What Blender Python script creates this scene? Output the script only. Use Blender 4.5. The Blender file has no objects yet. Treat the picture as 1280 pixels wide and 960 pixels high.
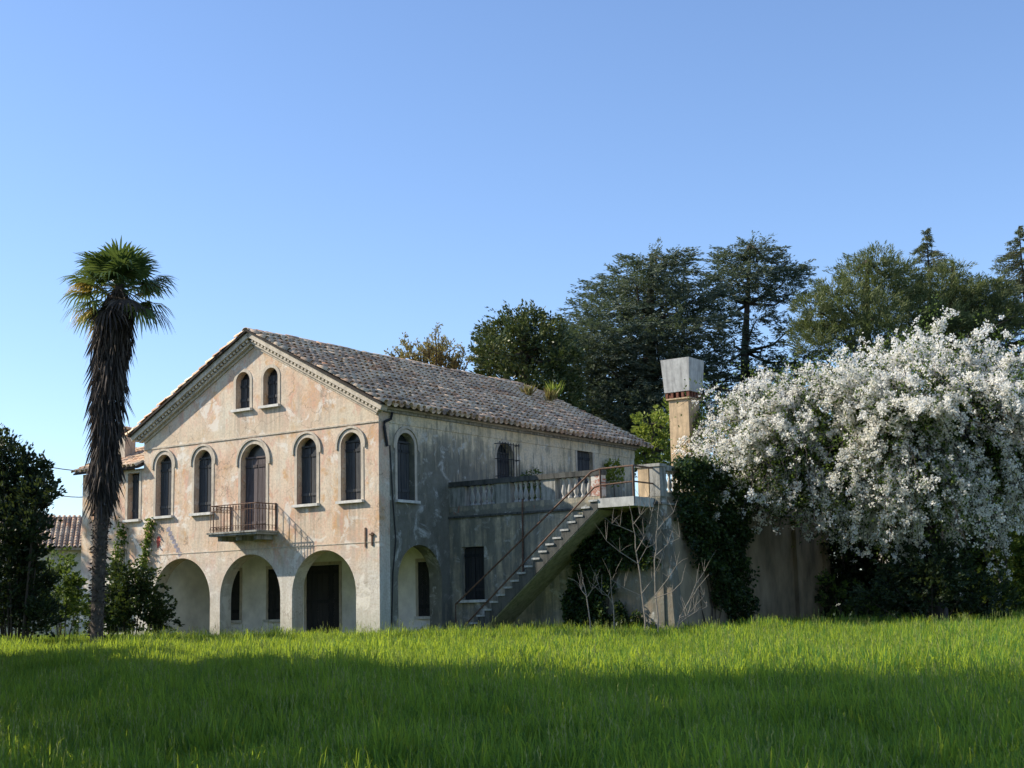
import bpy, math, random
import numpy as np
from mathutils import Vector, Matrix, geometry

random.seed(7)
RNG = np.random.default_rng(11)
SC = bpy.context.scene
COL = SC.collection

# ------------------------------------------------------------------ camera
F, PITCH, ROLL, CAMZ = 1800.0, 0.1583, 0.0218, 1.65
cam = bpy.data.cameras.new('camera')
cam_o = bpy.data.objects.new('camera', cam)
COL.objects.link(cam_o)
cam.sensor_width = 36.0
cam.lens = 36.0 * F / 1280.0
cam.clip_end = 5000
cam_o.matrix_world = Matrix.Translation((0, 0, CAMZ)) @ Matrix.Rotation(math.pi / 2 + PITCH, 4, 'X') @ Matrix.Rotation(-ROLL, 4, 'Z')
SC.camera = cam_o

# ------------------------------------------------------------------ light
SUN_EL = math.radians(35.0)
SUN_DIR = Vector((-0.994, 0.11, 0)).normalized()          # horizontal direction towards the sun
world = bpy.data.worlds.new('World')
SC.world = world
world.use_nodes = True
wn = world.node_tree
sky = wn.nodes.new('ShaderNodeTexSky')
sky.sky_type = 'NISHITA'
sky.sun_disc = False
sky.sun_elevation = SUN_EL
sky.sun_rotation = math.atan2(SUN_DIR.x, SUN_DIR.y)
sky.air_density = 1.0
sky.dust_density = 0.35
sky.ozone_density = 1.6
bg = wn.nodes['Background']
bg.inputs['Strength'].default_value = 0.15
tint = wn.nodes.new('ShaderNodeMix')            # clear spring air: a bluer sky all round
tint.data_type = 'RGBA'
tint.blend_type = 'MULTIPLY'
tint.inputs['Factor'].default_value = 1.0
tint.inputs['B'].default_value = (0.70, 0.77, 0.905, 1)
wn.links.new(sky.outputs[0], tint.inputs['A'])
wn.links.new(tint.outputs['Result'], bg.inputs['Color'])
sun = bpy.data.lights.new('sun', 'SUN')
sun.energy = 4.3
sun.angle = math.radians(0.55)
sun.color = (1.0, 0.9, 0.76)
sun_o = bpy.data.objects.new('sun', sun)
COL.objects.link(sun_o)
to_sun = Vector((SUN_DIR.x * math.cos(SUN_EL), SUN_DIR.y * math.cos(SUN_EL), math.sin(SUN_EL)))
sun_o.rotation_euler = to_sun.to_track_quat('Z', 'Y').to_euler()
sun_o.location = (-60, 10, 45)
SC.view_settings.view_transform = 'Standard'
SC.view_settings.look = 'None'
SC.view_settings.gamma = 1.0
SC.view_settings.exposure = 0.70
SC.cycles.max_bounces = 6
SC.cycles.diffuse_bounces = 3
SC.cycles.transmission_bounces = 4
SC.cycles.transparent_max_bounces = 8

# ------------------------------------------------------------------ house frame
YAW = 0.613
C0 = Vector((-4.139, 44.0, 0.85))          # near corner of the house on the ground
ZG = 0.85
AX = Vector((math.cos(YAW), -math.sin(YAW), 0))      # local x: along the gable front, to the right
AY = Vector((math.sin(YAW), math.cos(YAW), 0))       # local y: along the side wall, away
VT = 3.48                                            # terrace front plane (local y)


def ray(px, py):
    a, b = px - 640, py - 480
    c, s = math.cos(ROLL), math.sin(ROLL)
    X, D = c * a - s * b, s * a + c * b
    return Vector((X, F * math.cos(PITCH) + D * math.sin(PITCH), F * math.sin(PITCH) - D * math.cos(PITCH)))


def at(px, py, Y):
    """world point of the photograph's pixel at distance Y"""
    r = ray(px, py)
    return Vector((r.x * Y / r.y, Y, CAMZ + r.z * Y / r.y))


def local(p):
    q = p - C0
    return Vector((q.dot(AX), q.dot(AY), q.z))


def on_y(px, py, y):
    """local point on the plane local-y = y"""
    r = ray(px, py)
    o = Vector((0, 0, CAMZ)) - C0
    t = (y - o.dot(AY)) / r.dot(AY)
    return local(Vector((0, 0, CAMZ)) + r * t)


def on_x(px, py, x):
    r = ray(px, py)
    o = Vector((0, 0, CAMZ)) - C0
    t = (x - o.dot(AX)) / r.dot(AX)
    return local(Vector((0, 0, CAMZ)) + r * t)


def to_world(x, y, z):
    return C0 + AX * x + AY * y + Vector((0, 0, z))


def ground_z(x, y):
    return ZG * min(1.0, max(0.0, (y - 4.0) / 38.0))


# ------------------------------------------------------------------ node helpers
class NT:
    def __init__(self, name):
        self.m = bpy.data.materials.new(name)
        self.m.use_nodes = True
        self.t = self.m.node_tree
        self.b = self.t.nodes['Principled BSDF']
        self.b.inputs['Specular IOR Level'].default_value = 0.25

    def n(self, kind, **kw):
        nd = self.t.nodes.new(kind)
        for k, v in kw.items():
            setattr(nd, k, v)
        return nd

    def link(self, a, b):
        self.t.links.new(a, b)

    def coord(self, which='Object', scale=(1, 1, 1)):
        tc = self.n('ShaderNodeTexCoord')
        mp = self.n('ShaderNodeMapping')
        mp.inputs['Scale'].default_value = scale
        self.link(tc.outputs[which], mp.inputs['Vector'])
        return mp.outputs[0]

    def noise(self, vec, scale, detail=5, rough=0.6, dist=0.0):
        nd = self.n('ShaderNodeTexNoise')
        nd.inputs['Scale'].default_value = scale
        nd.inputs['Detail'].default_value = detail
        nd.inputs['Roughness'].default_value = rough
        nd.inputs['Distortion'].default_value = dist
        self.link(vec, nd.inputs['Vector'])
        return nd.outputs['Fac']

    def ramp(self, fac, stops):
        nd = self.n('ShaderNodeValToRGB')
        e = nd.color_ramp.elements
        while len(e) < len(stops):
            e.new(0.5)
        for i, (p, c) in enumerate(stops):
            e[i].position = p
            if isinstance(c, (int, float)):
                c = (c, c, c)
            e[i].color = (*c, 1)
        self.link(fac, nd.inputs['Fac'])
        return nd.outputs['Color']

    def mix(self, fac, a, b, blend='MIX'):
        nd = self.n('ShaderNodeMix', data_type='RGBA', blend_type=blend)
        for s, v in ((nd.inputs['Factor'], fac), (nd.inputs['A'], a), (nd.inputs['B'], b)):
            if isinstance(v, (int, float)):
                s.default_value = v
            elif isinstance(v, tuple):
                s.default_value = (*v, 1)
            else:
                self.link(v, s)
        return nd.outputs['Result']

    def math(self, op, a, b=0.0, clamp=False):
        nd = self.n('ShaderNodeMath', operation=op, use_clamp=clamp)
        for s, v in ((nd.inputs[0], a), (nd.inputs[1], b)):
            if isinstance(v, (int, float)):
                s.default_value = v
            else:
                self.link(v, s)
        return nd.outputs[0]

    def axis(self, vec, i):
        nd = self.n('ShaderNodeSeparateXYZ')
        self.link(vec, nd.inputs[0])
        return nd.outputs[i]

    def maprange(self, v, a, b, c=0.0, d=1.0):
        nd = self.n('ShaderNodeMapRange')
        self.link(v, nd.inputs[0])
        for i, q in zip((1, 2, 3, 4), (a, b, c, d)):
            nd.inputs[i].default_value = q
        return nd.outputs[0]

    def bump(self, h, strength=0.4, dist=0.02):
        nd = self.n('ShaderNodeBump')
        nd.inputs['Strength'].default_value = strength
        nd.inputs['Distance'].default_value = dist
        self.link(h, nd.inputs['Height'])
        self.link(nd.outputs[0], self.b.inputs['Normal'])

    def col(self, c, rough=0.85):
        if isinstance(c, tuple):
            self.b.inputs['Base Color'].default_value = (*c, 1)
        else:
            self.link(c, self.b.inputs['Base Color'])
        if isinstance(rough, (int, float)):
            self.b.inputs['Roughness'].default_value = rough
        else:
            self.link(rough, self.b.inputs['Roughness'])

    def island(self):
        return self.n('ShaderNodeNewGeometry').outputs['Random Per Island']

    def objrandom(self):
        return self.n('ShaderNodeObjectInfo').outputs['Random']


M = {}


def plain(name, c, var=0.25, scale=6.0, rough=0.8, bump=0.2, stretch=(1, 1, 1)):
    k = NT(name)
    v = k.coord('Object', stretch)
    n1 = k.noise(v, scale)
    lo = tuple(x * (1 - var) for x in c)
    hi = tuple(min(1, x * (1 + var)) for x in c)
    k.col(k.ramp(n1, [(0.3, lo), (0.7, hi)]), rough)
    if bump:
        k.bump(k.noise(v, scale * 5), bump, 0.01)
    M[name] = k.m
    return k.m


def leafmat(name, stops, translucent=0.35, rough=0.55, noise_scale=0.5, through=(0.35, 0.45, 0.05), tmix=0.25):
    k = NT(name)
    v = k.n('ShaderNodeNewGeometry').outputs['Position']
    f = k.mix(0.45, k.island(), k.noise(v, noise_scale, 3))
    c = k.ramp(f, stops)
    k.col(c, rough)
    k.b.inputs['Specular IOR Level'].default_value = 0.2
    tr = k.n('ShaderNodeBsdfTranslucent')
    k.link(k.mix(tmix, c, through, 'MIX') if 'blossom' not in name and 'dead' not in name else c, tr.inputs['Color'])
    mx = k.n('ShaderNodeMixShader')
    mx.inputs[0].default_value = translucent
    k.link(k.b.outputs[0], mx.inputs[1])
    k.link(tr.outputs[0], mx.inputs[2])
    k.link(mx.outputs[0], k.t.nodes['Material Output'].inputs['Surface'])
    M[name] = k.m
    return k.m


def facade_plaster():
    k = NT('facade_plaster')
    v = k.coord()
    big = k.noise(v, 0.55, 6, 0.62, 0.4)
    mid = k.noise(v, 2.3, 6, 0.65)
    fine = k.noise(v, 14, 5, 0.6)
    streak = k.noise(k.coord('Object', (3.2, 3.2, 0.28)), 1.6, 5, 0.6)
    c = k.ramp(big, [(0.34, (0.64, 0.58, 0.46)), (0.44, (0.68, 0.56, 0.42)), (0.54, (0.67, 0.50, 0.36)), (0.63, (0.60, 0.39, 0.26))])
    c = k.mix(k.ramp(mid, [(0.52, 0.0), (0.7, 0.6)]), c, (0.72, 0.54, 0.40))
    # orange patches where the finish coat is worn thin
    worn = k.math('MULTIPLY', k.ramp(k.noise(v, 0.9, 6, 0.7, 0.8), [(0.52, 0.0), (0.60, 1.0)]), k.ramp(mid, [(0.38, 0.05), (0.56, 0.9)]))
    c = k.mix(worn, c, (0.56, 0.33, 0.15))
    pink = k.ramp(k.noise(k.coord('Object', (2.2, 2.2, 1.0)), 1.3, 6, 0.7, 0.5), [(0.53, 0.0), (0.63, 0.75)])
    c = k.mix(pink, c, (0.60, 0.33, 0.24))
    z = k.axis(v, 2)
    zn = k.math('ADD', z, k.math('MULTIPLY', k.math('SUBTRACT', k.noise(v, 0.8, 6, 0.7), 0.5), 2.6))
    # grey lime plaster patches low on the wall
    low = k.maprange(zn, 3.3, 1.9)
    c = k.mix(k.math('MULTIPLY', low, 0.9, True), c, k.ramp(mid, [(0.3, (0.50, 0.49, 0.44)), (0.7, (0.68, 0.66, 0.60))]))
    band = k.math('MULTIPLY', k.maprange(z, 6.72, 6.78), k.maprange(z, 7.5, 7.0))
    c = k.mix(k.math('MULTIPLY', band, 0.55), c, (0.60, 0.53, 0.39))
    grey = k.math('MULTIPLY', k.ramp(streak, [(0.46, 0.0), (0.64, 0.7)]), k.ramp(mid, [(0.4, 0.25), (0.6, 1.0)]))
    c = k.mix(grey, c, (0.40, 0.36, 0.29))
    c = k.mix(k.ramp(fine, [(0.36, 0.5), (0.54, 0.0)]), c, (0.40, 0.33, 0.25))
    lime = k.ramp(k.noise(v, 1.15, 7, 0.7, 0.6), [(0.56, 0.0), (0.61, 0.7)])
    c = k.mix(lime, c, (0.72, 0.68, 0.60))
    # rain streaks under each sill and thin cracks
    x = k.axis(v, 0)
    drip = None
    for cx, zs_ in ((-9.72, 4.38), (-7.77, 4.38), (-3.0, 4.38), (-1.13, 4.38), (-5.9, 7.72), (-4.62, 7.72)):
        a = k.math('MULTIPLY', k.maprange(k.math('ABSOLUTE', k.math('SUBTRACT', x, cx)), 0.62, 0.42), k.math('MULTIPLY', k.maprange(z, zs_ - 1.5, zs_ - 0.1), k.maprange(z, zs_ + 0.02, zs_)))
        drip = a if drip is None else k.math('ADD', drip, a)
    st2 = k.noise(k.coord('Object', (7.0, 7.0, 0.35)), 1.5, 4, 0.6)
    c = k.mix(k.math('MULTIPLY', drip, k.ramp(st2, [(0.42, 0.0), (0.62, 0.75)])), c, (0.33, 0.28, 0.22))
    vo = k.n('ShaderNodeTexVoronoi', feature='DISTANCE_TO_EDGE')
    vo.inputs['Scale'].default_value = 0.55
    wv = k.n('ShaderNodeVectorMath', operation='ADD')
    wn_ = k.n('ShaderNodeTexNoise')
    wn_.inputs['Scale'].default_value = 2.2
    wn_.inputs['Detail'].default_value = 6
    k.link(v, wn_.inputs['Vector'])
    k.link(v, wv.inputs[0])
    k.link(wn_.outputs['Color'], wv.inputs[1])
    k.link(wv.outputs[0], vo.inputs['Vector'])
    crack = k.math('MULTIPLY', k.ramp(vo.outputs['Distance'], [(0.0, 1.0), (0.012, 0.0)]), k.ramp(big, [(0.45, 0.0), (0.55, 0.7)]))
    c = k.mix(crack, c, (0.22, 0.17, 0.13))
    damp = k.math('MULTIPLY', k.maprange(zn, 1.2, 0.2), 0.6, True)
    c = k.mix(damp, c, (0.34, 0.34, 0.28))
    k.col(c, 0.92)
    k.bump(k.math('ADD', fine, k.math('MULTIPLY', mid, 2.0)), 0.35, 0.02)
    M['facade_plaster'] = k.m


def side_plaster(name, shift, mould):
    k = NT(name)
    v = k.coord()
    big = k.noise(v, 0.5, 7, 0.65, 0.5)
    mid = k.noise(v, 2.0, 6, 0.65)
    fine = k.noise(v, 13, 5, 0.65)
    streak = k.noise(k.coord('Object', (3.0, 3.0, 0.35)), 1.5, 6, 0.65)
    c = k.ramp(big, [(0.32, (0.68, 0.57, 0.37)), (0.5, (0.74, 0.62, 0.42)), (0.66, (0.78, 0.68, 0.50))])
    c = k.mix(k.ramp(mid, [(0.55, 0.0), (0.68, 0.6)]), c, (0.66, 0.61, 0.50))
    # black-green mould that grows down the wall in streaks
    y = k.axis(v, 1 if shift == 'side' else 0)
    z = k.axis(v, 2)
    if shift == 'side':
        reg = k.math('MULTIPLY', k.maprange(y, 8.5, 3.5), k.maprange(z, 7.0, 5.6))
        reg = k.math('SUBTRACT', reg, k.math('MULTIPLY', k.math('MULTIPLY', k.maprange(y, 6.0, 9.0), k.maprange(z, 5.3, 6.0)), 0.6))
        reg = k.math('MAXIMUM', reg, k.math('MULTIPLY', k.maprange(z, 6.2, 5.2), 0.75))
        reg = k.math('MAXIMUM', reg, k.math('MULTIPLY', k.math('MULTIPLY', k.maprange(z, 5.6, 4.8), k.maprange(y, 3.0, 4.0)), 1.7))  # band behind the balusters: mould, plus the terrace's deep shade painted in
    else:
        c = k.mix(k.math('MULTIPLY', k.maprange(k.math('ADD', y, k.math('MULTIPLY', mid, 0.8)), 6.2, 6.6), k.maprange(z, 3.9, 3.7)), c, (0.34, 0.25, 0.165))
        reg = k.math('MAXIMUM', k.maprange(z, 5.6, 4.2, 1.0, 0.6), k.math('MULTIPLY', k.maprange(z, 3.75, 3.85), k.maprange(z, 4.25, 4.05)))
    s = k.math('ADD', k.math('MULTIPLY', streak, 0.75), k.math('MULTIPLY', mid, 0.45))
    s = k.math('ADD', s, k.math('MULTIPLY', reg, 0.30))
    mo = k.ramp(s, [(0.60, 0.0), (0.70, 0.55), (0.84, 0.97)])
    c = k.mix(k.math('MULTIPLY', mo, mould), c, k.ramp(mid, [(0.3, (0.065, 0.072, 0.062)), (0.7, (0.19, 0.19, 0.16))]))
    # pale lime showing where the coat has flaked
    fl = k.ramp(k.noise(v, 1.7, 7, 0.72, 0.6), [(0.54, 0.0), (0.64, 0.75)])
    c = k.mix(k.math('MULTIPLY', fl, k.ramp(streak, [(0.4, 0.35), (0.55, 0.9)])), c, (0.68, 0.68, 0.63))
    if shift != 'side':
        br = k.math('MULTIPLY', k.ramp(k.noise(v, 0.9, 6, 0.7, 0.4), [(0.60, 0.0), (0.63, 0.9)]), k.maprange(z, 3.7, 4.1))
        c = k.mix(br, c, (0.42, 0.17, 0.11))
    c = k.mix(k.ramp(fine, [(0.38, 0.3), (0.54, 0.0)]), c, (0.20, 0.20, 0.17))
    k.col(c, 0.93)
    k.bump(k.math('ADD', fine, k.math('MULTIPLY', mid, 2.5)), 0.45, 0.025)
    M[name] = k.m


def tile_mat():
    k = NT('roof_tile')
    v = k.coord('Object')
    g = k.n('ShaderNodeNewGeometry')
    wp = g.outputs['Position']
    r = k.math('FRACT', k.math('ADD', k.island(), k.objrandom()))
    c = k.ramp(r, [(0.0, (0.26, 0.20, 0.16)), (0.3, (0.52, 0.34, 0.22)), (0.6, (0.72, 0.47, 0.31)), (0.86, (0.84, 0.62, 0.40)), (1.0, (0.56, 0.27, 0.14))])
    li = k.noise(wp, 1.1, 6, 0.7)
    c = k.mix(k.ramp(li, [(0.44, 0.0), (0.64, 0.75)]), c, (0.78, 0.66, 0.48))
    dk = k.noise(wp, 5.5, 4, 0.7)
    c = k.mix(k.ramp(dk, [(0.36, 0.5), (0.52, 0.0)]), c, (0.13, 0.105, 0.09))
    k.col(c, 0.95)
    k.bump(k.noise(wp, 30, 4), 0.4, 0.01)
    M['roof_tile'] = k.m


def wood_mat(name, a, b, grey):
    k = NT(name)
    v = k.coord('Object', (9, 9, 0.7))
    n = k.noise(v, 3.0, 6, 0.65)
    r = k.island()
    c = k.ramp(k.mix(0.4, n, r), [(0.3, a), (0.7, b)])
    c = k.mix(k.ramp(k.noise(k.coord('Object', (5, 5, 0.5)), 2.0, 6, 0.7), [(0.55, 0.0), (0.7, 0.6)]), c, grey)
    k.col(c, 0.85)
    k.bump(n, 0.4, 0.006)
    M[name] = k.m


def stone_mat(name, c, stain=(0.08, 0.085, 0.075), amt=0.7):
    k = NT(name)
    v = k.coord('Object')
    a = k.noise(v, 4.0, 6, 0.65)
    s = k.noise(k.coord('Object', (5, 5, 0.6)), 1.7, 5, 0.65)
    col = k.ramp(a, [(0.3, tuple(x * 0.75 for x in c)), (0.7, tuple(min(1, x * 1.15) for x in c))])
    col = k.mix(k.math('MULTIPLY', k.ramp(s, [(0.45, 0.0), (0.66, 1.0)]), amt), col, stain)
    k.col(col, 0.92)
    k.bump(k.noise(v, 22, 5), 0.4, 0.012)
    M[name] = k.m


facade_plaster()
side_plaster('side_plaster', 'side', 0.95)
side_plaster('terrace_plaster', 'terr', 0.95)
def flaking_brick():
    k = NT('flaking_brick')
    v = k.coord()
    bt = k.n('ShaderNodeTexBrick')
    bt.inputs['Scale'].default_value = 5.0
    for nm, c in (('Color1', (0.40, 0.17, 0.11)), ('Color2', (0.32, 0.13, 0.09)), ('Mortar', (0.45, 0.40, 0.34))):
        bt.inputs[nm].default_value = (*c, 1)
    mp = k.n('ShaderNodeMapping')
    mp.inputs['Rotation'].default_value = (math.pi / 2, 0, 0)
    k.link(v, mp.inputs[0])
    k.link(mp.outputs[0], bt.inputs['Vector'])
    c = k.mix(k.ramp(k.noise(v, 3.2, 6, 0.7), [(0.46, 0.0), (0.52, 1.0)]), bt.outputs['Color'], (0.58, 0.55, 0.48))
    k.col(c, 0.95)
    k.bump(k.noise(v, 9, 5), 0.5, 0.02)
    M['flaking_brick'] = k.m


flaking_brick()
tile_mat()
wood_mat('shutter_wood', (0.028, 0.032, 0.036), (0.075, 0.078, 0.080), (0.20, 0.18, 0.155))
wood_mat('door_wood', (0.05, 0.042, 0.042), (0.12, 0.10, 0.10), (0.24, 0.22, 0.21))
wood_mat('dark_wood', (0.012, 0.014, 0.016), (0.035, 0.035, 0.035), (0.05, 0.05, 0.05))
stone_mat('trim_stone', (0.56, 0.49, 0.39), (0.20, 0.18, 0.15), 0.45)
stone_mat('sill_stone', (0.66, 0.64, 0.58), amt=0.2)
stone_mat('old_stone', (0.36, 0.35, 0.31), amt=0.85)
stone_mat('baluster_stone', (0.56, 0.54, 0.49), amt=0.55)
stone_mat('step_stone', (0.47, 0.47, 0.45), amt=0.55)
stone_mat('mossy_concrete', (0.30, 0.29, 0.19), (0.12, 0.13, 0.07), 0.7)
stone_mat('pale_concrete', (0.46, 0.46, 0.43), (0.20, 0.20, 0.19), 0.6)
stone_mat('chimney_render', (0.58, 0.43, 0.26), (0.26, 0.20, 0.13), 0.75)
plain('shaded_render', (0.27, 0.22, 0.155), 0.45, 1.3, 0.95, 0.4, (1, 1, 0.5))  # terrace side: the cherry's shade is put into this dark brown
stone_mat('black_stone', (0.10, 0.10, 0.09), (0.03, 0.032, 0.03), 0.9)
plain('portico_plaster', (0.84, 0.82, 0.76), 0.18, 1.6, 0.9, 0.3)
plain('brick', (0.17, 0.07, 0.045), 0.35, 9, 0.9)
plain('rust_iron', (0.13, 0.075, 0.05), 0.5, 14, 0.75)
plain('dark_iron', (0.03, 0.03, 0.032), 0.3, 14, 0.6)
plain('deck', (0.05, 0.042, 0.036), 0.3, 4, 0.95)
plain('mortar', (0.53, 0.47, 0.38), 0.3, 3.5, 0.95, 0.5)
plain('dark_glass', (0.02, 0.024, 0.026), 0.2, 3, 0.25, 0)
plain('soil', (0.05, 0.065, 0.02), 0.4, 1.5, 1.0)
plain('bark', (0.075, 0.06, 0.048), 0.35, 5, 0.95, 0.5, (3, 3, 0.6))
plain('pale_bark', (0.25, 0.22, 0.18), 0.3, 9, 0.9)
plain('cherry_bark', (0.06, 0.05, 0.045), 0.3, 5, 0.85, 0.4)
plain('palm_bark', (0.085, 0.068, 0.055), 0.45, 9, 0.95, 0.6)
plain('cream_wall', (0.66, 0.60, 0.45), 0.15, 1.0, 0.9)
plain('red_paint', (0.50, 0.10, 0.07), 0.2, 9, 0.8)
plain('grey_paint', (0.26, 0.24, 0.27), 0.5, 11, 0.85)
plain('wire', (0.05, 0.05, 0.055), 0.1, 3, 0.6, 0)

leafmat('grass_blade', [(0.28, (0.016, 0.095, 0.036)), (0.5, (0.045, 0.165, 0.04)), (0.72, (0.15, 0.28, 0.05))], 0.55, 0.6, 0.3, (0.78, 0.90, 0.05), 0.58)
leafmat('dry_stalk', [(0.2, (0.16, 0.22, 0.05)), (0.8, (0.36, 0.38, 0.13))], 0.4, 0.7, 0.5)
leafmat('cedar_needles', [(0.25, (0.035, 0.058, 0.045)), (0.55, (0.085, 0.115, 0.085)), (0.8, (0.18, 0.205, 0.155))], 0.25, 0.6, 0.6)
leafmat('pine_needles', [(0.25, (0.055, 0.08, 0.032)), (0.55, (0.12, 0.145, 0.06)), (0.8, (0.21, 0.225, 0.105))], 0.28, 0.6, 0.6)
leafmat('fir_needles', [(0.25, (0.05, 0.07, 0.04)), (0.6, (0.12, 0.14, 0.075)), (0.85, (0.19, 0.21, 0.12))], 0.25, 0.6, 0.6)
leafmat('magnolia_leaf', [(0.25, (0.025, 0.045, 0.018)), (0.6, (0.07, 0.095, 0.032)), (0.85, (0.19, 0.19, 0.075))], 0.15, 0.35, 0.8)
leafmat('dark_leaf', [(0.25, (0.012, 0.024, 0.014)), (0.6, (0.03, 0.05, 0.024)), (0.85, (0.06, 0.085, 0.035))], 0.18, 0.5, 0.8)
leafmat('ivy_leaf', [(0.25, (0.012, 0.028, 0.012)), (0.6, (0.03, 0.055, 0.018)), (0.85, (0.07, 0.11, 0.03))], 0.2, 0.4, 0.9)
leafmat('young_leaf', [(0.2, (0.14, 0.19, 0.03)), (0.6, (0.25, 0.30, 0.05)), (0.85, (0.40, 0.42, 0.09))], 0.45, 0.5, 0.9)
leafmat('bush_leaf', [(0.2, (0.04, 0.075, 0.015)), (0.6, (0.09, 0.14, 0.025)), (0.85, (0.17, 0.22, 0.05))], 0.35, 0.5, 0.9)
leafmat('bud_leaf', [(0.2, (0.16, 0.10, 0.04)), (0.6, (0.28, 0.22, 0.08)), (0.85, (0.38, 0.36, 0.16))], 0.35, 0.6, 0.9)
leafmat('blossom', [(0.15, (0.80, 0.78, 0.64)), (0.45, (0.90, 0.88, 0.80)), (0.85, (0.94, 0.93, 0.90))], 0.5, 0.7, 0.7)
leafmat('palm_leaf', [(0.25, (0.045, 0.08, 0.025)), (0.6, (0.10, 0.15, 0.045)), (0.85, (0.20, 0.25, 0.09))], 0.3, 0.35, 0.9)
leafmat('palm_leaf_dead_yellow', [(0.2, (0.30, 0.19, 0.03)), (0.6, (0.45, 0.31, 0.05)), (0.85, (0.50, 0.40, 0.12))], 0.35, 0.5, 0.9)
leafmat('palm_dead', [(0.2, (0.035, 0.028, 0.024)), (0.6, (0.085, 0.068, 0.055)), (0.85, (0.16, 0.13, 0.105))], 0.1, 0.8, 0.9)


# ------------------------------------------------------------------ mesh helpers
def raw_mesh(name, V, quads=None, tris=None):
    V = np.asarray(V, dtype=np.float32).reshape(-1, 3)
    nq = 0 if quads is None else len(quads)
    nt = 0 if tris is None else len(tris)
    me = bpy.data.meshes.new(name)
    me.vertices.add(len(V))
    me.vertices.foreach_set('co', V.ravel())
    loops = []
    if nq:
        loops.append(np.asarray(quads, dtype=np.int32).ravel())
    if nt:
        loops.append(np.asarray(tris, dtype=np.int32).ravel())
    L = np.concatenate(loops)
    me.loops.add(len(L))
    me.loops.foreach_set('vertex_index', L)
    me.polygons.add(nq + nt)
    st = np.concatenate([np.arange(nq) * 4, nq * 4 + np.arange(nt) * 3]).astype(np.int32)
    me.polygons.foreach_set('loop_start', st)
    me.update(calc_edges=True)
    return me


def add_obj(name, me, mat=None, parent=None, smooth=False):
    o = bpy.data.objects.new(name, me)
    COL.objects.link(o)
    if mat is not None and not me.materials:
        me.materials.append(M[mat] if isinstance(mat, str) else mat)
    if parent is not None:
        o.parent = parent
    if smooth:
        me.polygons.foreach_set('use_smooth', [True] * len(me.polygons))
    return o


def tag(o, label=None, cat=None, group=None, kind=None):
    for k, v in (('label', label), ('category', cat), ('group', group), ('kind', kind)):
        if v:
            o[k] = v
    return o


def thing(name, label, cat, loc=(0, 0, 0), rz=0.0, group=None):
    o = bpy.data.objects.new(name, None)
    o.empty_display_size = 0.3
    COL.objects.link(o)
    o.location = loc
    o.rotation_euler = (0, 0, rz)
    return tag(o, label, cat, group)


class MB:
    def __init__(self):
        self.v, self.f = [], []

    def add(self, vs, fs):
        k = len(self.v)
        self.v += [tuple(p) for p in vs]
        self.f += [tuple(i + k for i in q) for q in fs]
        return self

    def box(self, a, b, fn=None):
        (x0, y0, z0), (x1, y1, z1) = a, b
        vs = [(x0, y0, z0), (x1, y0, z0), (x1, y1, z0), (x0, y1, z0), (x0, y0, z1), (x1, y0, z1), (x1, y1, z1), (x0, y1, z1)]
        if fn:
            vs = [fn(*p) for p in vs]
        return self.add(vs, [(0, 3, 2, 1), (4, 5, 6, 7), (0, 1, 5, 4), (1, 2, 6, 5), (2, 3, 7, 6), (3, 0, 4, 7)])

    def tube(self, pts, rad, n=6, cap=True):
        pts = [Vector(p) for p in pts]
        if isinstance(rad, (int, float)):
            rad = [rad] * len(pts)
        k = len(self.v)
        for i, p in enumerate(pts):
            d = (pts[min(i + 1, len(pts) - 1)] - pts[max(i - 1, 0)])
            if d.length < 1e-6:
                d = Vector((0, 0, 1))
            d.normalize()
            up = Vector((0, 0, 1)) if abs(d.z) < 0.9 else Vector((1, 0, 0))
            a = d.cross(up).normalized()
            b = d.cross(a)
            for j in range(n):
                t = 2 * math.pi * j / n
                self.v.append(tuple(p + (a * math.cos(t) + b * math.sin(t)) * rad[i]))
        for i in range(len(pts) - 1):
            for j in range(n):
                q = (j + 1) % n
                self.f.append((k + i * n + j, k + i * n + q, k + (i + 1) * n + q, k + (i + 1) * n + j))
        if cap:
            self.f.append(tuple(k + j for j in range(n)))
            self.f.append(tuple(k + (len(pts) - 1) * n + j for j in reversed(range(n))))
        return self

    def lathe(self, prof, n=8, c=(0, 0, 0)):
        k = len(self.v)
        for r, z in prof:
            for j in range(n):
                t = 2 * math.pi * j / n
                self.v.append((c[0] + r * math.cos(t), c[1] + r * math.sin(t), c[2] + z))
        for i in range(len(prof) - 1):
            for j in range(n):
                q = (j + 1) % n
                self.f.append((k + i * n + j, k + i * n + q, k + (i + 1) * n + q, k + (i + 1) * n + j))
        self.f.append(tuple(k + j for j in reversed(range(n))))
        self.f.append(tuple(k + (len(prof) - 1) * n + j for j in range(n)))
        return self

    def mesh(self, name):
        me = bpy.data.meshes.new(name)
        me.from_pydata(self.v, [], self.f)
        me.update()
        return me

    def build(self, name, mat, parent=None, smooth=False):
        return add_obj(name, self.mesh(name), mat, parent, smooth)


def arch_poly(cx, w, z0, zt, n=18):
    """closed outline (a, z) of an arched opening"""
    r = w / 2
    zs = zt - r
    p = [(cx - r, z0), (cx + r, z0)]
    for i in range(n + 1):
        t = math.pi * i / n
        p.append((cx + r * math.cos(t), zs + r * math.sin(t)))
    return p


def rect_poly(a0, a1, z0, z1):
    return [(a0, z0), (a1, z0), (a1, z1), (a0, z1)]


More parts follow.
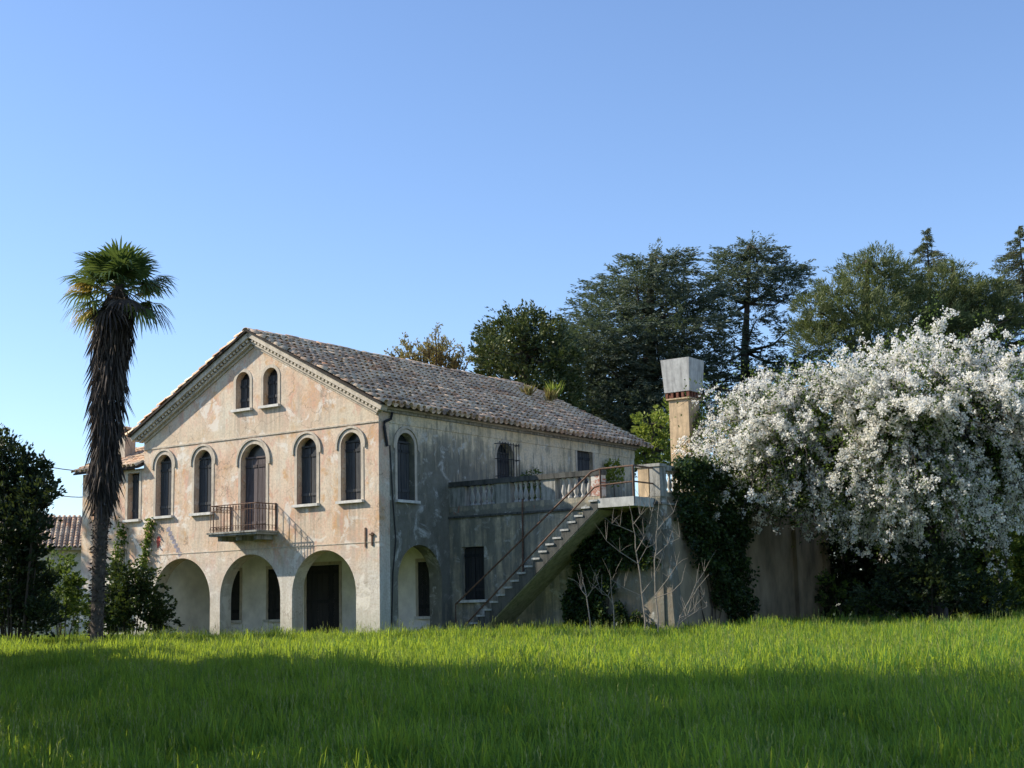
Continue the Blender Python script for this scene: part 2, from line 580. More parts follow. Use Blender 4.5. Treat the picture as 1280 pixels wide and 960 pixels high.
def wall_holes(outer, holes, thick, P):
    """wall of the given thickness with openings; P(a, d, z) places it, d = depth into the wall"""
    polys = [outer] + holes
    flat = [q for pl in polys for q in pl]
    tri = geometry.tessellate_polygon([[Vector((a, z, 0)) for a, z in pl] for pl in polys])
    n = len(flat)
    vs = [P(a, 0, z) for a, z in flat] + [P(a, thick, z) for a, z in flat]
    fs = [tuple(t) for t in tri] + [tuple(i + n for i in reversed(t)) for t in tri]
    k = 0
    for pl in polys:
        m = len(pl)
        for i in range(m):
            j = (i + 1) % m
            fs.append((k + i, k + j, k + j + n, k + i + n))
        k += m
    mb = MB()
    mb.add(vs, fs)
    return mb


def fix_normals(o):
    import bmesh
    bm = bmesh.new()
    bm.from_mesh(o.data)
    bmesh.ops.recalc_face_normals(bm, faces=bm.faces)
    bm.to_mesh(o.data)
    bm.free()
    return o


def ring(inner, outer, d0, d1, P, mb=None, closed=True):
    """band between two outlines of the same length, from depth d0 (front) to d1"""
    mb = mb or MB()
    n = len(inner)
    vs = []
    for d in (d0, d1):
        vs += [P(a, d, z) for a, z in inner] + [P(a, d, z) for a, z in outer]
    fs = []
    m = n if closed else n - 1
    for i in range(m):
        j = (i + 1) % n
        fs += [(i, j, n + j, n + i), (2 * n + i, 3 * n + i, 3 * n + j, 2 * n + j), (i, 2 * n + i, 2 * n + j, j), (n + i, n + j, 3 * n + j, 3 * n + i)]
    if not closed:
        for i in (0, n - 1):
            fs.append((i, n + i, 3 * n + i, 2 * n + i))
    return mb.add(vs, fs)


# ------------------------------------------------------------------ foliage helpers (numpy)
def unit(a):
    return a / np.maximum(np.linalg.norm(a, axis=-1, keepdims=True), 1e-9)


def rand_dirs(n):
    return unit(RNG.normal(size=(n, 3)))


def leaf_geo(P, D, L, W, droop=0.0):
    """diamond leaves: P base points, D directions"""
    n = len(P)
    D = unit(D)
    S = unit(np.cross(D, rand_dirs(n)))
    L = np.broadcast_to(np.asarray(L, float), (n,))[:, None]
    W = np.broadcast_to(np.asarray(W, float), (n,))[:, None]
    mid = P + D * L * 0.5
    tip = P + D * L
    tip = tip - np.array([0, 0, 1.0]) * L * droop
    V = np.stack([P, mid + S * W * 0.5, tip, mid - S * W * 0.5], axis=1).reshape(-1, 3)
    Q = np.arange(4 * n).reshape(n, 4)
    return V, Q


def merge(geos):
    Vs, Qs, k = [], [], 0
    for V, Q in geos:
        Vs.append(V)
        Qs.append(Q + k)
        k += len(V)
    return np.concatenate(Vs), np.concatenate(Qs)


def leaves_obj(name, geos, mat, parent=None):
    V, Q = merge(geos)
    return add_obj(name, raw_mesh(name, V, quads=Q), mat, parent)


def in_ball(n, flat=1.0, inner=0.0):
    d = rand_dirs(n)
    r = (inner + (1 - inner) * RNG.random(n) ** (1 / 3))[:, None]
    p = d * r
    p[:, 2] *= flat
    return p


def vec(a):
    return np.array([a[0], a[1], a[2]], float)


def pad(c, rx, ry, rz, n, L, W, up=0.25, flat=0.8, per=14, reach=2.2):
    """one clump of foliage: small sprays of leaves through an ellipsoid, pointing outwards, with an uneven rim"""
    sub = max(4, n // per)
    R3 = np.array([rx, ry, rz])
    cd = in_ball(sub, 1.0, 0.2)
    cd *= (1.0 + 0.2 * RNG.normal(size=(sub, 1)))
    which = RNG.integers(0, sub, n)
    fl = np.array([1, 1, flat])
    sd = unit((cd * np.array([1, 1, 0.6]) + rand_dirs(sub) * 0.55) * fl + np.array([0, 0, up]))
    t = RNG.random(n)[:, None]
    p = cd[which] * R3 + sd[which] * (t * L * reach) + in_ball(n, flat) * L * 0.8
    d = unit((sd[which] + rand_dirs(n) * 0.6) * fl) + np.array([0, 0, up * 0.3])
    return leaf_geo(vec(c) + p, d, L * RNG.uniform(0.6, 1.3, n), W * RNG.uniform(0.7, 1.3, n))


def wander(a, b, n, amp):
    a, b = Vector(a), Vector(b)
    pts = []
    for i in range(n + 1):
        t = i / n
        p = a.lerp(b, t)
        k = amp * math.sin(math.pi * t)
        pts.append(p + Vector((random.uniform(-k, k), random.uniform(-k, k), random.uniform(-k, k))))
    return pts


# ================================================================== SETTING
def build_ground():
    xs = [-900, -300, -120, -60] + [x * 2.0 for x in range(-20, 21)] + [60, 120, 300, 900]
    ys = [-60, -20] + [y * 2.0 for y in range(-4, 40)] + [90, 120, 200, 400, 1200]
    V = [(x, y, ground_z(x, y) - (0.0)) for y in ys for x in xs]
    nx = len(xs)
    Q = [(j * nx + i, j * nx + i + 1, (j + 1) * nx + i + 1, (j + 1) * nx + i) for j in range(len(ys) - 1) for i in range(nx - 1)]
    o = add_obj('ground', raw_mesh('ground', V, quads=Q), 'soil')
    tag(o, kind='structure')


build_ground()


def grass():
    """lawn: tufts of long blades set by geometry nodes on the meadow"""
    tufts = []
    for t in range(12):
        rs = np.random.default_rng(100 + t)
        V, T = [], []
        stalk = t == 11
        nb = 3 if stalk else 34
        for i in range(nb):
            a, r = rs.uniform(0, 6.283), (0.16 if not stalk else 0.10) * math.sqrt(rs.random())
            bx, by = r * math.cos(a), r * math.sin(a)
            h = rs.uniform(0.18, 0.40) * (1.0 if t < 8 else 1.35)
            la, ln = rs.uniform(0, 6.283), rs.uniform(0.03, 0.22)
            w = rs.uniform(0.0035, 0.007) if t not in (4, 6) else rs.uniform(0.006, 0.010)
            if stalk:
                h, w, ln = rs.uniform(0.45, 0.62), 0.0028, rs.uniform(0.02, 0.10)
            wa = rs.uniform(0, 6.283)
            wx, wy = math.cos(wa) * w, math.sin(wa) * w
            lx, ly = math.cos(la) * ln, math.sin(la) * ln
            k = len(V)
            dr = 0.0 if stalk else rs.uniform(0, 0.25) * ln
            V += [(bx - wx, by - wy, -0.03), (bx + wx, by + wy, -0.03),
                  (bx + lx * .3 - wx * .9, by + ly * .3 - wy * .9, h * .55), (bx + lx * .3 + wx * .9, by + ly * .3 + wy * .9, h * .55),
                  (bx + lx * .75 - wx * .6, by + ly * .75 - wy * .6, h * .93), (bx + lx * .75 + wx * .6, by + ly * .75 + wy * .6, h * .93),
                  (bx + lx * 1.25, by + ly * 1.25, h - dr)]
            T += [(k, k + 1, k + 3), (k, k + 3, k + 2), (k + 2, k + 3, k + 5), (k + 2, k + 5, k + 4), (k + 4, k + 5, k + 6)]
            if stalk:      # seed heads
                tx, ty = bx + lx, by + ly
                for q in range(5):
                    k = len(V)
                    zz = h - 0.11 + 0.025 * q
                    aa = rs.uniform(0, 6.283)
                    V += [(tx, ty, zz), (tx + 0.012 * math.cos(aa), ty + 0.012 * math.sin(aa), zz + 0.025), (tx, ty, zz + 0.045)]
                    T += [(k, k + 1, k + 2)]
        me = raw_mesh('grass_tuft', V, tris=T)
        me.materials.append(M['dry_stalk' if stalk else 'grass_blade'])
        tufts.append(me)
    cs = 0.5
    V, Q, D = [], [], []
    y = 8.0
    while y < 62:
        half = 0.40 * y + 2.0
        x = -half
        while x < half:
            c = Vector((x + cs / 2, y + cs / 2, ZG))
            l = local(c)
            inside = (-14.2 < l.x < 0.0 and l.y > -0.05) or (-0.1 < l.x < 7.9 and l.y > VT - 0.05)
            if not inside and y < 56:
                k = len(V)
                V += [(x, y, ground_z(x, y)), (x + cs, y, ground_z(x, y)), (x + cs, y + cs, ground_z(x, y + cs)), (x, y + cs, ground_z(x, y + cs))]
                Q.append((k, k + 1, k + 2, k + 3))
                dn = 70 if y < 16 else (48 if y < 26 else 32)
                if y > 44:
                    dn = 16
                D += [dn] * 4
            x += cs
        y += cs
    me = raw_mesh('grass', V, quads=Q)
    at_ = me.attributes.new('dens', 'FLOAT', 'POINT')
    at_.data.foreach_set('value', np.array(D, np.float32))
    o = add_obj('grass', me, 'grass_blade')
    tag(o, 'long green meadow grass covering the lawn before the house', 'grass', kind='stuff')
    ng = bpy.data.node_groups.new('grass_scatter', 'GeometryNodeTree')
    ng.interface.new_socket('Geometry', in_out='INPUT', socket_type='NodeSocketGeometry')
    ng.interface.new_socket('Geometry', in_out='OUTPUT', socket_type='NodeSocketGeometry')
    N, L = ng.nodes, ng.links
    gi, go = N.new('NodeGroupInput'), N.new('NodeGroupOutput')
    dist = N.new('GeometryNodeDistributePointsOnFaces')
    na = N.new('GeometryNodeInputNamedAttribute')
    na.data_type = 'FLOAT'
    na.inputs['Name'].default_value = 'dens'
    L.new(gi.outputs[0], dist.inputs['Mesh'])
    L.new(na.outputs[0], dist.inputs['Density'])
    dist.inputs['Seed'].default_value = 4
    g2i = N.new('GeometryNodeGeometryToInstance')
    for me_t in tufts:
        to = bpy.data.objects.new('grass_tuft', me_t)
        oi = N.new('GeometryNodeObjectInfo')
        oi.inputs['Object'].default_value = to
        L.new(oi.outputs['Geometry'], g2i.inputs[0])
    iop = N.new('GeometryNodeInstanceOnPoints')
    L.new(dist.outputs['Points'], iop.inputs['Points'])
    L.new(g2i.outputs[0], iop.inputs['Instance'])
    iop.inputs['Pick Instance'].default_value = True
    rr = N.new('FunctionNodeRandomValue')
    rr.data_type = 'FLOAT_VECTOR'
    rr.inputs[0].default_value = (-0.12, -0.12, 0)
    rr.inputs[1].default_value = (0.12, 0.12, 6.283)
    L.new(rr.outputs[0], iop.inputs['Rotation'])
    pos = N.new('GeometryNodeInputPosition')
    nz = N.new('ShaderNodeTexNoise')
    nz.inputs['Scale'].default_value = 0.55
    nz.inputs['Detail'].default_value = 3
    L.new(pos.outputs[0], nz.inputs['Vector'])
    mr = N.new('ShaderNodeMapRange')
    mr.inputs[1].default_value, mr.inputs[2].default_value = 0.3, 0.75
    mr.inputs[3].default_value, mr.inputs[4].default_value = 0.6, 1.3
    L.new(nz.outputs[0], mr.inputs[0])
    rs = N.new('FunctionNodeRandomValue')
    rs.data_type = 'FLOAT'
    rs.inputs[2].default_value, rs.inputs[3].default_value = 0.8, 1.15
    mu = N.new('ShaderNodeMath')
    mu.operation = 'MULTIPLY'
    L.new(mr.outputs[0], mu.inputs[0])
    L.new(rs.outputs[1], mu.inputs[1])
    L.new(mu.outputs[0], iop.inputs['Scale'])
    L.new(iop.outputs[0], go.inputs[0])
    md = o.modifiers.new('scatter', 'NODES')
    md.node_group = ng


grass()

# ================================================================== VILLA
villa = thing('villa', 'large abandoned two-storey villa with peach plaster gable front and tiled roof', 'house', C0, -YAW)
XL = -10.77          # left end of the gable front
YE = 15.46           # far end of the side wall
UC = XL / 2


def wz(z):
    return z - ZG


def PF(a, d, z):      # gable front
    return (a, d, z)


def PS(a, d, z):      # side wall
    return (-d, a, z)


def PT(a, d, z):      # terrace front
    return (a, VT + d, z)


EAVE_W = 7.15         # wall head
SLOPE = (10.35 - 7.32) / 5.785
ANG = math.atan(SLOPE)


def window(P, cx, w, z0, zt, name='window', arched=True, hood=True, sill=True, surround=True, leaf='shutter_wood', depth=0.2, tym=True, parent=villa, proud=0.018):
    """an opening's fittings: surround > hood_mould, sill, shutter leaves, pane"""
    b = 0.11
    inner = arch_poly(cx, w, z0, zt) if arched else rect_poly(cx - w / 2, cx + w / 2, z0, zt)
    outer = arch_poly(cx, w + 2 * b, z0, zt + b) if arched else rect_poly(cx - w / 2 - b, cx + w / 2 + b, z0, zt + b)
    win = None
    if surround:
        win = fix_normals(ring(inner, outer, -proud, 0.012, P).build(name, 'trim_stone', parent))
    r = w / 2
    zs = zt - r if arched else zt
    back = MB()
    n = len(inner)
    back.add([P(a, depth + 0.07, z) for a, z in inner], [tuple(range(n))])
    nm = 'pane'
    pane = back.build(nm if win else name, 'dark_glass', win or parent)
    win = win or pane
    if hood and arched:
        k = 20
        i_ = [(cx + (r + 0.13) * math.cos(math.pi * i / k), zs + (r + 0.13) * math.sin(math.pi * i / k)) for i in range(-1, k + 2)]
        o_ = [(cx + (r + 0.20) * math.cos(math.pi * i / k), zs + (r + 0.20) * math.sin(math.pi * i / k)) for i in range(-1, k + 2)]
        fix_normals(ring(i_, o_, -0.055, 0.01, P, closed=False).build('hood_mould', 'trim_stone', win))
    if sill:
        m = MB().box((cx - r - 0.13, -0.13, z0 - 0.085), (cx + r + 0.13, depth, z0), lambda a, d, z: P(a, d, z))
        fix_normals(m.build('sill', 'sill_stone', win))
    # two leaves of vertical planks with battens
    top = zs + (0.12 if arched else -0.02)
    for s in (-1, 1):
        m = MB()
        a0 = cx - r + 0.02 if s < 0 else cx + 0.012
        wd = r - 0.032
        np_ = 3
        for i in range(np_):
            x0 = a0 + wd * i / np_ + 0.005
            x1 = a0 + wd * (i + 1) / np_ - 0.005
            dj = random.uniform(0, 0.008)
            m.box((x0, depth + dj, z0 + 0.03), (x1, depth + 0.035 + dj, top - random.uniform(0, 0.03)), lambda a, d, z: P(a, d, z))
        for zz in (z0 + 0.28, top - 0.3):
            m.box((a0 + 0.01, depth - 0.022, zz), (a0 + wd - 0.01, depth - 0.002, zz + 0.09), lambda a, d, z: P(a, d, z))
        fix_normals(m.build('shutter', leaf, win))
    if arched and tym:
        m = MB().box((cx - r + 0.01, depth - 0.03, top), (cx + r - 0.01, depth + 0.03, top + 0.06), lambda a, d, z: P(a, d, z))
        fix_normals(m.build('transom', leaf, win))
    return win


# ---- gable front
front_win = [(-9.72, 0.80), (-7.77, 0.84), (-3.0, 0.85), (-1.13, 0.83)]
front_arch = [(-8.785, 2.83), (-5.525, 2.75), (-2.295, 2.69)]
WT, WB, AT = wz(7.36), wz(5.23), wz(3.75)
holes = [arch_poly(cx, w, WB, WT) for cx, w in front_win]
holes += [arch_poly(cx, w, -0.25, AT, 28) for cx, w in front_arch]
holes.append(arch_poly(-5.385, 1.16, wz(4.46), WT))
holes += [arch_poly(-5.9, 0.65, wz(8.57), wz(9.82)), arch_poly(-4.62, 0.66, wz(8.57), wz(9.82))]
outer = [(XL, -0.3), (0, -0.3), (0, EAVE_W + 0.05), (UC, EAVE_W + 0.05 + SLOPE * -UC - 0.02), (XL, EAVE_W + 0.05)]
fix_normals(wall_holes(outer, holes, 0.5, PF).build('front_wall', 'facade_plaster', villa))
for cx, w in front_win:
    window(PF, cx, w, WB, WT)
dw = window(PF, -5.385, 1.16, wz(4.46), WT, name='balcony_door', sill=False, leaf='door_wood')
for cx, w in ((-5.9, 0.65), (-4.62, 0.66)):
    window(PF, cx, w, wz(8.57), wz(9.82), hood=False, tym=False)
# string courses
fix_normals(MB().box((XL + 0.0, -0.03, wz(7.59)), (0.03, 0.01, wz(7.64))).build('string_course', 'trim_stone', villa))
fix_normals(MB().box((XL, -0.015, wz(3.90)), (-0.003, 0.01, wz(3.925))).build('string_course', 'trim_stone', villa))

# ---- side wall
side_holes = [arch_poly(1.30, 0.86, WB, WT), arch_poly(1.96, 2.17, -0.25, wz(3.86), 28),
              arch_poly(6.68, 1.0, wz(6.15), wz(7.5)), rect_poly(11.28, 12.36, wz(6.4), wz(7.62))]
sw = fix_normals(wall_holes([(0.5, -0.3), (YE, -0.3), (YE, EAVE_W), (0.5, EAVE_W)],
                            [h for h in side_holes if h is not None], 0.5, PS).build('side_wall', 'side_plaster', villa))
# corner pier face that belongs to the side (the front wall's end is its own plaster)
window(PS, 1.30, 0.86, WB, WT)
gw = window(PS, 6.68, 1.0, wz(6.15), wz(7.5), hood=False, sill=False)
m = MB()
for i in range(8):
    a = 6.12 + 0.16 * i
    m.tube([PS(a, -0.2, wz(6.1)), PS(a, -0.2, wz(7.48))], 0.014, 5)
for z in (6.3, 6.9, 7.42):
    for d, e in ((-0.2, -0.2),):
        m.tube([PS(6.08, d, wz(z)), PS(7.28, e, wz(z))], 0.016, 5)
    for a in (6.08, 7.28):
        m.tube([PS(a, -0.2, wz(z)), PS(a, 0.0, wz(z))], 0.014, 5)
m.build('iron_grille', 'dark_iron', gw)
window(PS, 11.82, 1.08, wz(6.4), wz(7.62), arched=False, hood=False, sill=False, depth=0.12)
# frieze, cornice
fix_normals(MB().box((0.0, 0.5, wz(7.60)), (0.028, YE, wz(7.92))).build('frieze', 'side_plaster', villa))
fix_normals(MB().box((0.0, 0.02, wz(7.922)), (0.10, YE + 0.05, wz(8.0))).build('cornice', 'old_stone', villa))
fix_normals(MB().box((0.0, -0.02, wz(8.002)), (0.22, YE + 0.1, wz(8.06))).build('cornice', 'mortar', villa))
fix_normals(MB().box((-0.3, 0.0, wz(8.062)), (0.20, YE + 0.1, wz(8.13))).build('eaves_board', 'old_stone', villa))
# rear and left walls, floor of the upper storey, portico shell
fix_normals(MB().box((XL, 0.5, -0.3), (XL + 0.4, YE, EAVE_W - 0.02)).build('left_wall', 'side_plaster', villa))
gb = [(XL + 0.4, -0.3), (-0.5, -0.3), (-0.5, EAVE_W), (UC, EAVE_W + SLOPE * 4.8), (XL + 0.4, EAVE_W)]
fix_normals(wall_holes(gb, [], 0.4, lambda a, d, z: (a, YE - 0.4 + d, z)).build('rear_wall', 'side_plaster', villa))
PB = 3.3
back_holes = []
fix_normals(MB().box((XL + 0.4, PB, -0.25), (-0.5, PB + 0.2, 3.6)).build('portico_back_wall', 'portico_plaster', villa))
fix_normals(MB().box((XL + 0.4, 0.5, 3.3), (-0.5, PB, 3.45)).build('portico_ceiling', 'portico_plaster', villa))
fix_normals(MB().box((XL + 0.4, 0.5, -0.2), (-0.5, PB, -0.02)).build('portico_floor', 'sill_stone', villa))


fix_normals(MB().box((XL + 0.4, 0.5, -0.2), (XL + 0.43, PB, 3.3)).build('portico_end_wall', 'portico_plaster', villa))


def PBK(a, d, z):
    return (a, PB + d, z)


def plank_door(x0, x1, z0, z1, P, parent, name='door', n=6, mat='dark_wood', frame='trim_stone'):
    d = fix_normals(ring(rect_poly(x0, x1, z0, z1), rect_poly(x0 - 0.1, x1 + 0.1, z0 - 0.001, z1 + 0.1), -0.03, 0.01, P).build(name, frame, parent))
    m = MB()
    for i in range(n):
        a0 = x0 + (x1 - x0) * i / n
        a1 = x0 + (x1 - x0) * (i + 1) / n
        m.box((a0 + 0.006, -0.012 - random.uniform(0, 0.006), z0), (a1 - 0.006, 0.02, z1 - 0.01), lambda a, dd, z: P(a, dd, z))
    for zz in (z0 + 0.25, z0 + (z1 - z0) * 0.5, z1 - 0.3):
        m.box((x0 + 0.02, -0.035, zz), (x1 - 0.02, -0.019, zz + 0.12), lambda a, dd, z: P(a, dd, z))
    fix_normals(m.build('planks', mat, d))
    return d


plank_door(-6.11, -4.6, 0.0, wz(3.45), PBK, villa)
for x0, x1 in ((-10.2, -9.36), (-7.95, -7.2), (-3.45, -2.7), (-1.16, -0.5)):
    w_ = plank_door(x0, x1, wz(1.64), wz(3.4), PBK, villa, 'window', 4)
    fix_normals(MB().box((x0 - 0.12, PB - 0.12, wz(1.55)), (x1 + 0.12, PB - 0.001, wz(1.638))).build('sill', 'sill_stone', w_))

# ---- balcony
bal = MB().box((-6.47, -0.93, wz(4.33)), (-4.30, 0.0, wz(4.40))).box((-6.52, -0.98, wz(4.402)), (-4.25, 0.0, wz(4.455)))
bal = fix_normals(bal.build('balcony', 'old_stone', villa))
for x in (-6.2, -5.385, -4.57):
    fix_normals(MB().box((x - 0.08, -0.7, wz(4.18)), (x + 0.08, 0.0, wz(4.328))).build('bracket', 'old_stone', bal))
bar = MB()
zt_, zb_ = wz(5.32), wz(4.455)
bar.tube([(0, 0, zb_), (0, 0, zt_)], 0.011, 5)
bar.tube([(-0.035, 0, zt_ - 0.17), (-0.03, 0, zt_ - 0.09), (0, 0, zt_ - 0.03)], 0.008, 4)
bar.tube([(0.035, 0, zt_ - 0.17), (0.03, 0, zt_ - 0.09), (0, 0, zt_ - 0.03)], 0.008, 4)
bar.tube([(-0.04, 0, zb_ + 0.05), (-0.03, 0, zb_ + 0.12), (0, 0, zb_ + 0.18)], 0.008, 4)
bar.tube([(0.04, 0, zb_ + 0.05), (0.03, 0, zb_ + 0.12), (0, 0, zb_ + 0.18)], 0.008, 4)
bar_me = bar.mesh('baluster')
for i in range(17):
    o = add_obj('railing_bar', bar_me, 'rust_iron', bal)
    o.location = (-6.42 + i * 2.07 / 16, -0.9, 0)
for x in (-6.42, -4.35):
    for i in range(1, 7):
        o = add_obj('railing_bar', bar_me, 'rust_iron', bal)
        o.location = (x, -0.9 + i * 0.145, 0)
        o.rotation_euler = (0, 0, math.pi / 2)
for z in (zt_, zt_ - 0.18, zb_ + 0.18):
    r_ = 0.018 if z == zt_ else 0.010
    MB().tube([(-6.42, 0.0, z), (-6.42, -0.9, z), (-4.35, -0.9, z), (-4.35, 0.0, z)], r_, 5).build('hand_rail', 'rust_iron', bal)
for x in (-6.42, -4.35):
    MB().tube([(x, -0.02, zb_), (x, -0.02, zt_ + 0.03)], 0.028, 6).build('railing_post', 'rust_iron', bal)

# ---- wall marks and ironwork on the front
def blot(P, cx, cz, rx, rz, mat, name, ang=0.0, n=16):
    m = MB()
    pts = []
    for i in range(n):
        t = 2 * math.pi * i / n
        k = random.uniform(0.8, 1.12)
        x, z = rx * k * math.cos(t), rz * k * math.sin(t)
        pts.append((cx + x * math.cos(ang) - z * math.sin(ang), cz + x * math.sin(ang) + z * math.cos(ang)))
    m.add([P(a, -0.004, z) for a, z in pts], [tuple(range(n))])
    return m.build(name, mat, villa)


blot(PF, -9.95, wz(4.37), 0.10, 0.22, 'red_paint', 'painted_mark')
for i in range(7):
    t = i / 6
    blot(PF, -9.46 + 0.60 * t, wz(4.76) - 0.86 * t, 0.11, 0.085, 'grey_paint', 'painted_mark', 0.5)
fix_normals(MB().box((-0.57, -0.03, wz(3.76)), (-0.52, -0.001, wz(4.36))).build('iron_bracket', 'rust_iron', villa))
fix_normals(MB().box((-0.30, -0.04, wz(3.80)), (-0.25, -0.001, wz(4.20))).box((-0.36, -0.06, wz(4.12)), (-0.2, -0.001, wz(4.17))).build('iron_bracket', 'rust_iron', villa))
MB().tube([(0.09, 0.55, wz(7.93)), (0.09, 0.50, wz(7.72)), (0.06, 0.22, wz(7.60)), (0.06, 0.20, wz(7.45)), (0.06, 0.34, wz(6.85))], 0.045, 8).build('downpipe', 'dark_iron', villa)
# hanging cable on the corner
MB().tube([(0.03, 0.5, wz(6.9)), (0.03, 0.62, wz(5.2)), (0.03, 0.75, wz(4.0)), (0.03, 0.6, wz(3.0)), (0.03, 0.5, 0.2)], 0.018, 5).build('cable', 'dark_iron', villa)

# ---- roof
roof_mb = MB()
TY0, TY1 = -0.40, YE + 0.35
for s in (-1, 1):
    # deck slab of each slope
    def D_(t, y, nn, s=s):
        # t = distance along the slope from the eave edge, nn = offset along the normal
        x = (0.42 - t * math.cos(ANG)) if s > 0 else (XL - 0.42 + t * math.cos(ANG))
        z = wz(8.08) + t * math.sin(ANG)
        return (x + (math.sin(ANG) * nn if s > 0 else -math.sin(ANG) * nn), y, z + math.cos(ANG) * nn)
    TL = 5.805 / math.cos(ANG)
    vs = [D_(t, y, nn) for t in (0, TL) for y in (TY0, TY1) for nn in (-0.03, 0.03)]
    roof_mb.add(vs, [(0, 1, 3, 2), (4, 6, 7, 5), (0, 2, 6, 4), (1, 5, 7, 3), (0, 4, 5, 1), (2, 3, 7, 6)])
roof = fix_normals(roof_mb.build('roof', 'deck', villa))


def slope_pt(t, y, nn, s=1):
    x = (0.42 - t * math.cos(ANG)) if s > 0 else (XL - 0.42 + t * math.cos(ANG))
    z = wz(8.08) + t * math.sin(ANG)
    return Vector((x + (math.sin(ANG) * nn if s > 0 else -math.sin(ANG) * nn), y, z + math.cos(ANG) * nn))


def tile_geo(w0=0.112, w1=0.082, h0=0.115, h1=0.065, L=0.47, th=0.02, n=5):
    """barrel tile: axis +x from the lower end (x=0), opening down"""
    vs, fs = [], []
    for (x, w, h) in ((0, w0, h0), (L, w1, h1)):
        for e in (0, th):
            for i in range(n + 1):
                t = math.pi * i / n
                vs.append((x, (w - e) * math.cos(t), (h - e) * math.sin(t)))
    k = n + 1
    for i in range(n):
        fs.append((i, i + 1, 2 * k + i + 1, 2 * k + i))
        fs.append((k + i, 3 * k + i, 3 * k + i + 1, k + i + 1))
        fs.append((i, k + i, k + i + 1, i + 1))
    return np.array(vs, float), np.array(fs)


TV, TF = tile_geo()
PVV = TV.copy()
PVV[:, 2] *= -1
cover_me = raw_mesh('tile', TV, quads=TF[:, ::-1])
cover_me.materials.append(M['roof_tile'])


def tile_matrix(t, y, nn, s, yaw, tilt, roll):
    ux = (slope_pt(1, 0, 0, s) - slope_pt(0, 0, 0, s)).normalized()
    uy = Vector((0, 1, 0)) if s > 0 else Vector((0, -1, 0))
    uz = ux.cross(uy)
    if uz.z < 0:
        uy = -uy
        uz = ux.cross(uy)
    R = Matrix((ux, uy, uz)).transposed().to_4x4()
    return Matrix.Translation(slope_pt(t, y, nn, s)) @ R @ Matrix.Rotation(yaw, 4, 'Z') @ Matrix.Rotation(tilt, 4, 'Y') @ Matrix.Rotation(roll, 4, 'X')


TS, TE = 0.31, 0.38
NC = int((TY1 - TY0) / TS)
NR = int(5.805 / math.cos(ANG) / TE) + 1
stuffV, stuffQ, kk = [], [], 0
covers = []
for s in (1, -1):
    for c in range(NC + 1):
        y = TY0 + 0.1 + c * TS
        wob = random.uniform(-0.02, 0.02)
        for r in range(NR):
            t = -0.10 + r * TE + random.uniform(-0.025, 0.025)
            if t + 0.47 > 6.56:
                continue
            sag = 0.03 * math.sin(y * 0.9 + 1.0) * math.sin(r * 0.35) + 0.015 * math.sin(y * 2.3)
            yy = y + wob + random.uniform(-0.03, 0.03)
            tl = 0.055 + random.uniform(-0.03, 0.03)
            if random.random() < 0.06:
                tl += 0.07
                yy += random.uniform(-0.05, 0.05)
            mt = tile_matrix(t, yy, 0.085 + sag, s, random.uniform(-0.09, 0.09), tl, random.uniform(-0.16, 0.16))
            mp = tile_matrix(t - 0.03, y + TS / 2, 0.10 + sag, s, random.uniform(-0.03, 0.03), -0.03, 0)
            for kind, mm in (('c', mt), ('p', mp)):
                if s < 0 and kind == 'p':
                    continue
                if kind == 'c' and s > 0:
                    covers.append((r, c, mt, to_world(*(mt.translation)).length))
                    continue
                A = np.array(mm)
                vv = (TV if kind == 'c' else PVV) @ A[:3, :3].T + A[:3, 3]
                stuffV.append(vv)
                stuffQ.append((TF if kind == 'p' else TF[:, ::-1]) + kk)
                kk += len(vv)
covers.sort(key=lambda q: q[3])
for i, (r, c, mt, dist) in enumerate(covers):
    if i < 300:
        o = add_obj('tile', cover_me, None, roof)
        o.matrix_local = mt
    else:
        A = np.array(mt)
        vv = TV @ A[:3, :3].T + A[:3, 3]
        stuffV.append(vv)
        stuffQ.append(TF[:, ::-1] + kk)
        kk += len(vv)
to_ = add_obj('tile_rows', raw_mesh('tile_rows', np.concatenate(stuffV), quads=np.concatenate(stuffQ)), 'roof_tile', roof)
tag(to_, kind='stuff')
# ridge tiles
rv, rf = tile_geo(0.15, 0.142, 0.10, 0.092, 0.52, 0.02, 6)
ridge_me = raw_mesh('ridge_tile', rv, quads=rf[:, ::-1])
ridge_me.materials.append(M['roof_tile'])
yy = TY0 - 0.02
while yy < TY1 - 0.3:
    o = add_obj('ridge_tile', ridge_me, None, roof)
    o.matrix_local = Matrix.Translation((UC + random.uniform(-0.015, 0.015), yy, wz(11.12) + random.uniform(-0.012, 0.012) + 0.02 * math.sin(yy))) @ Matrix.Rotation(math.pi / 2 + random.uniform(-0.04, 0.04), 4, 'Z') @ Matrix.Rotation(0.012, 4, 'Y')
    yy += 0.47
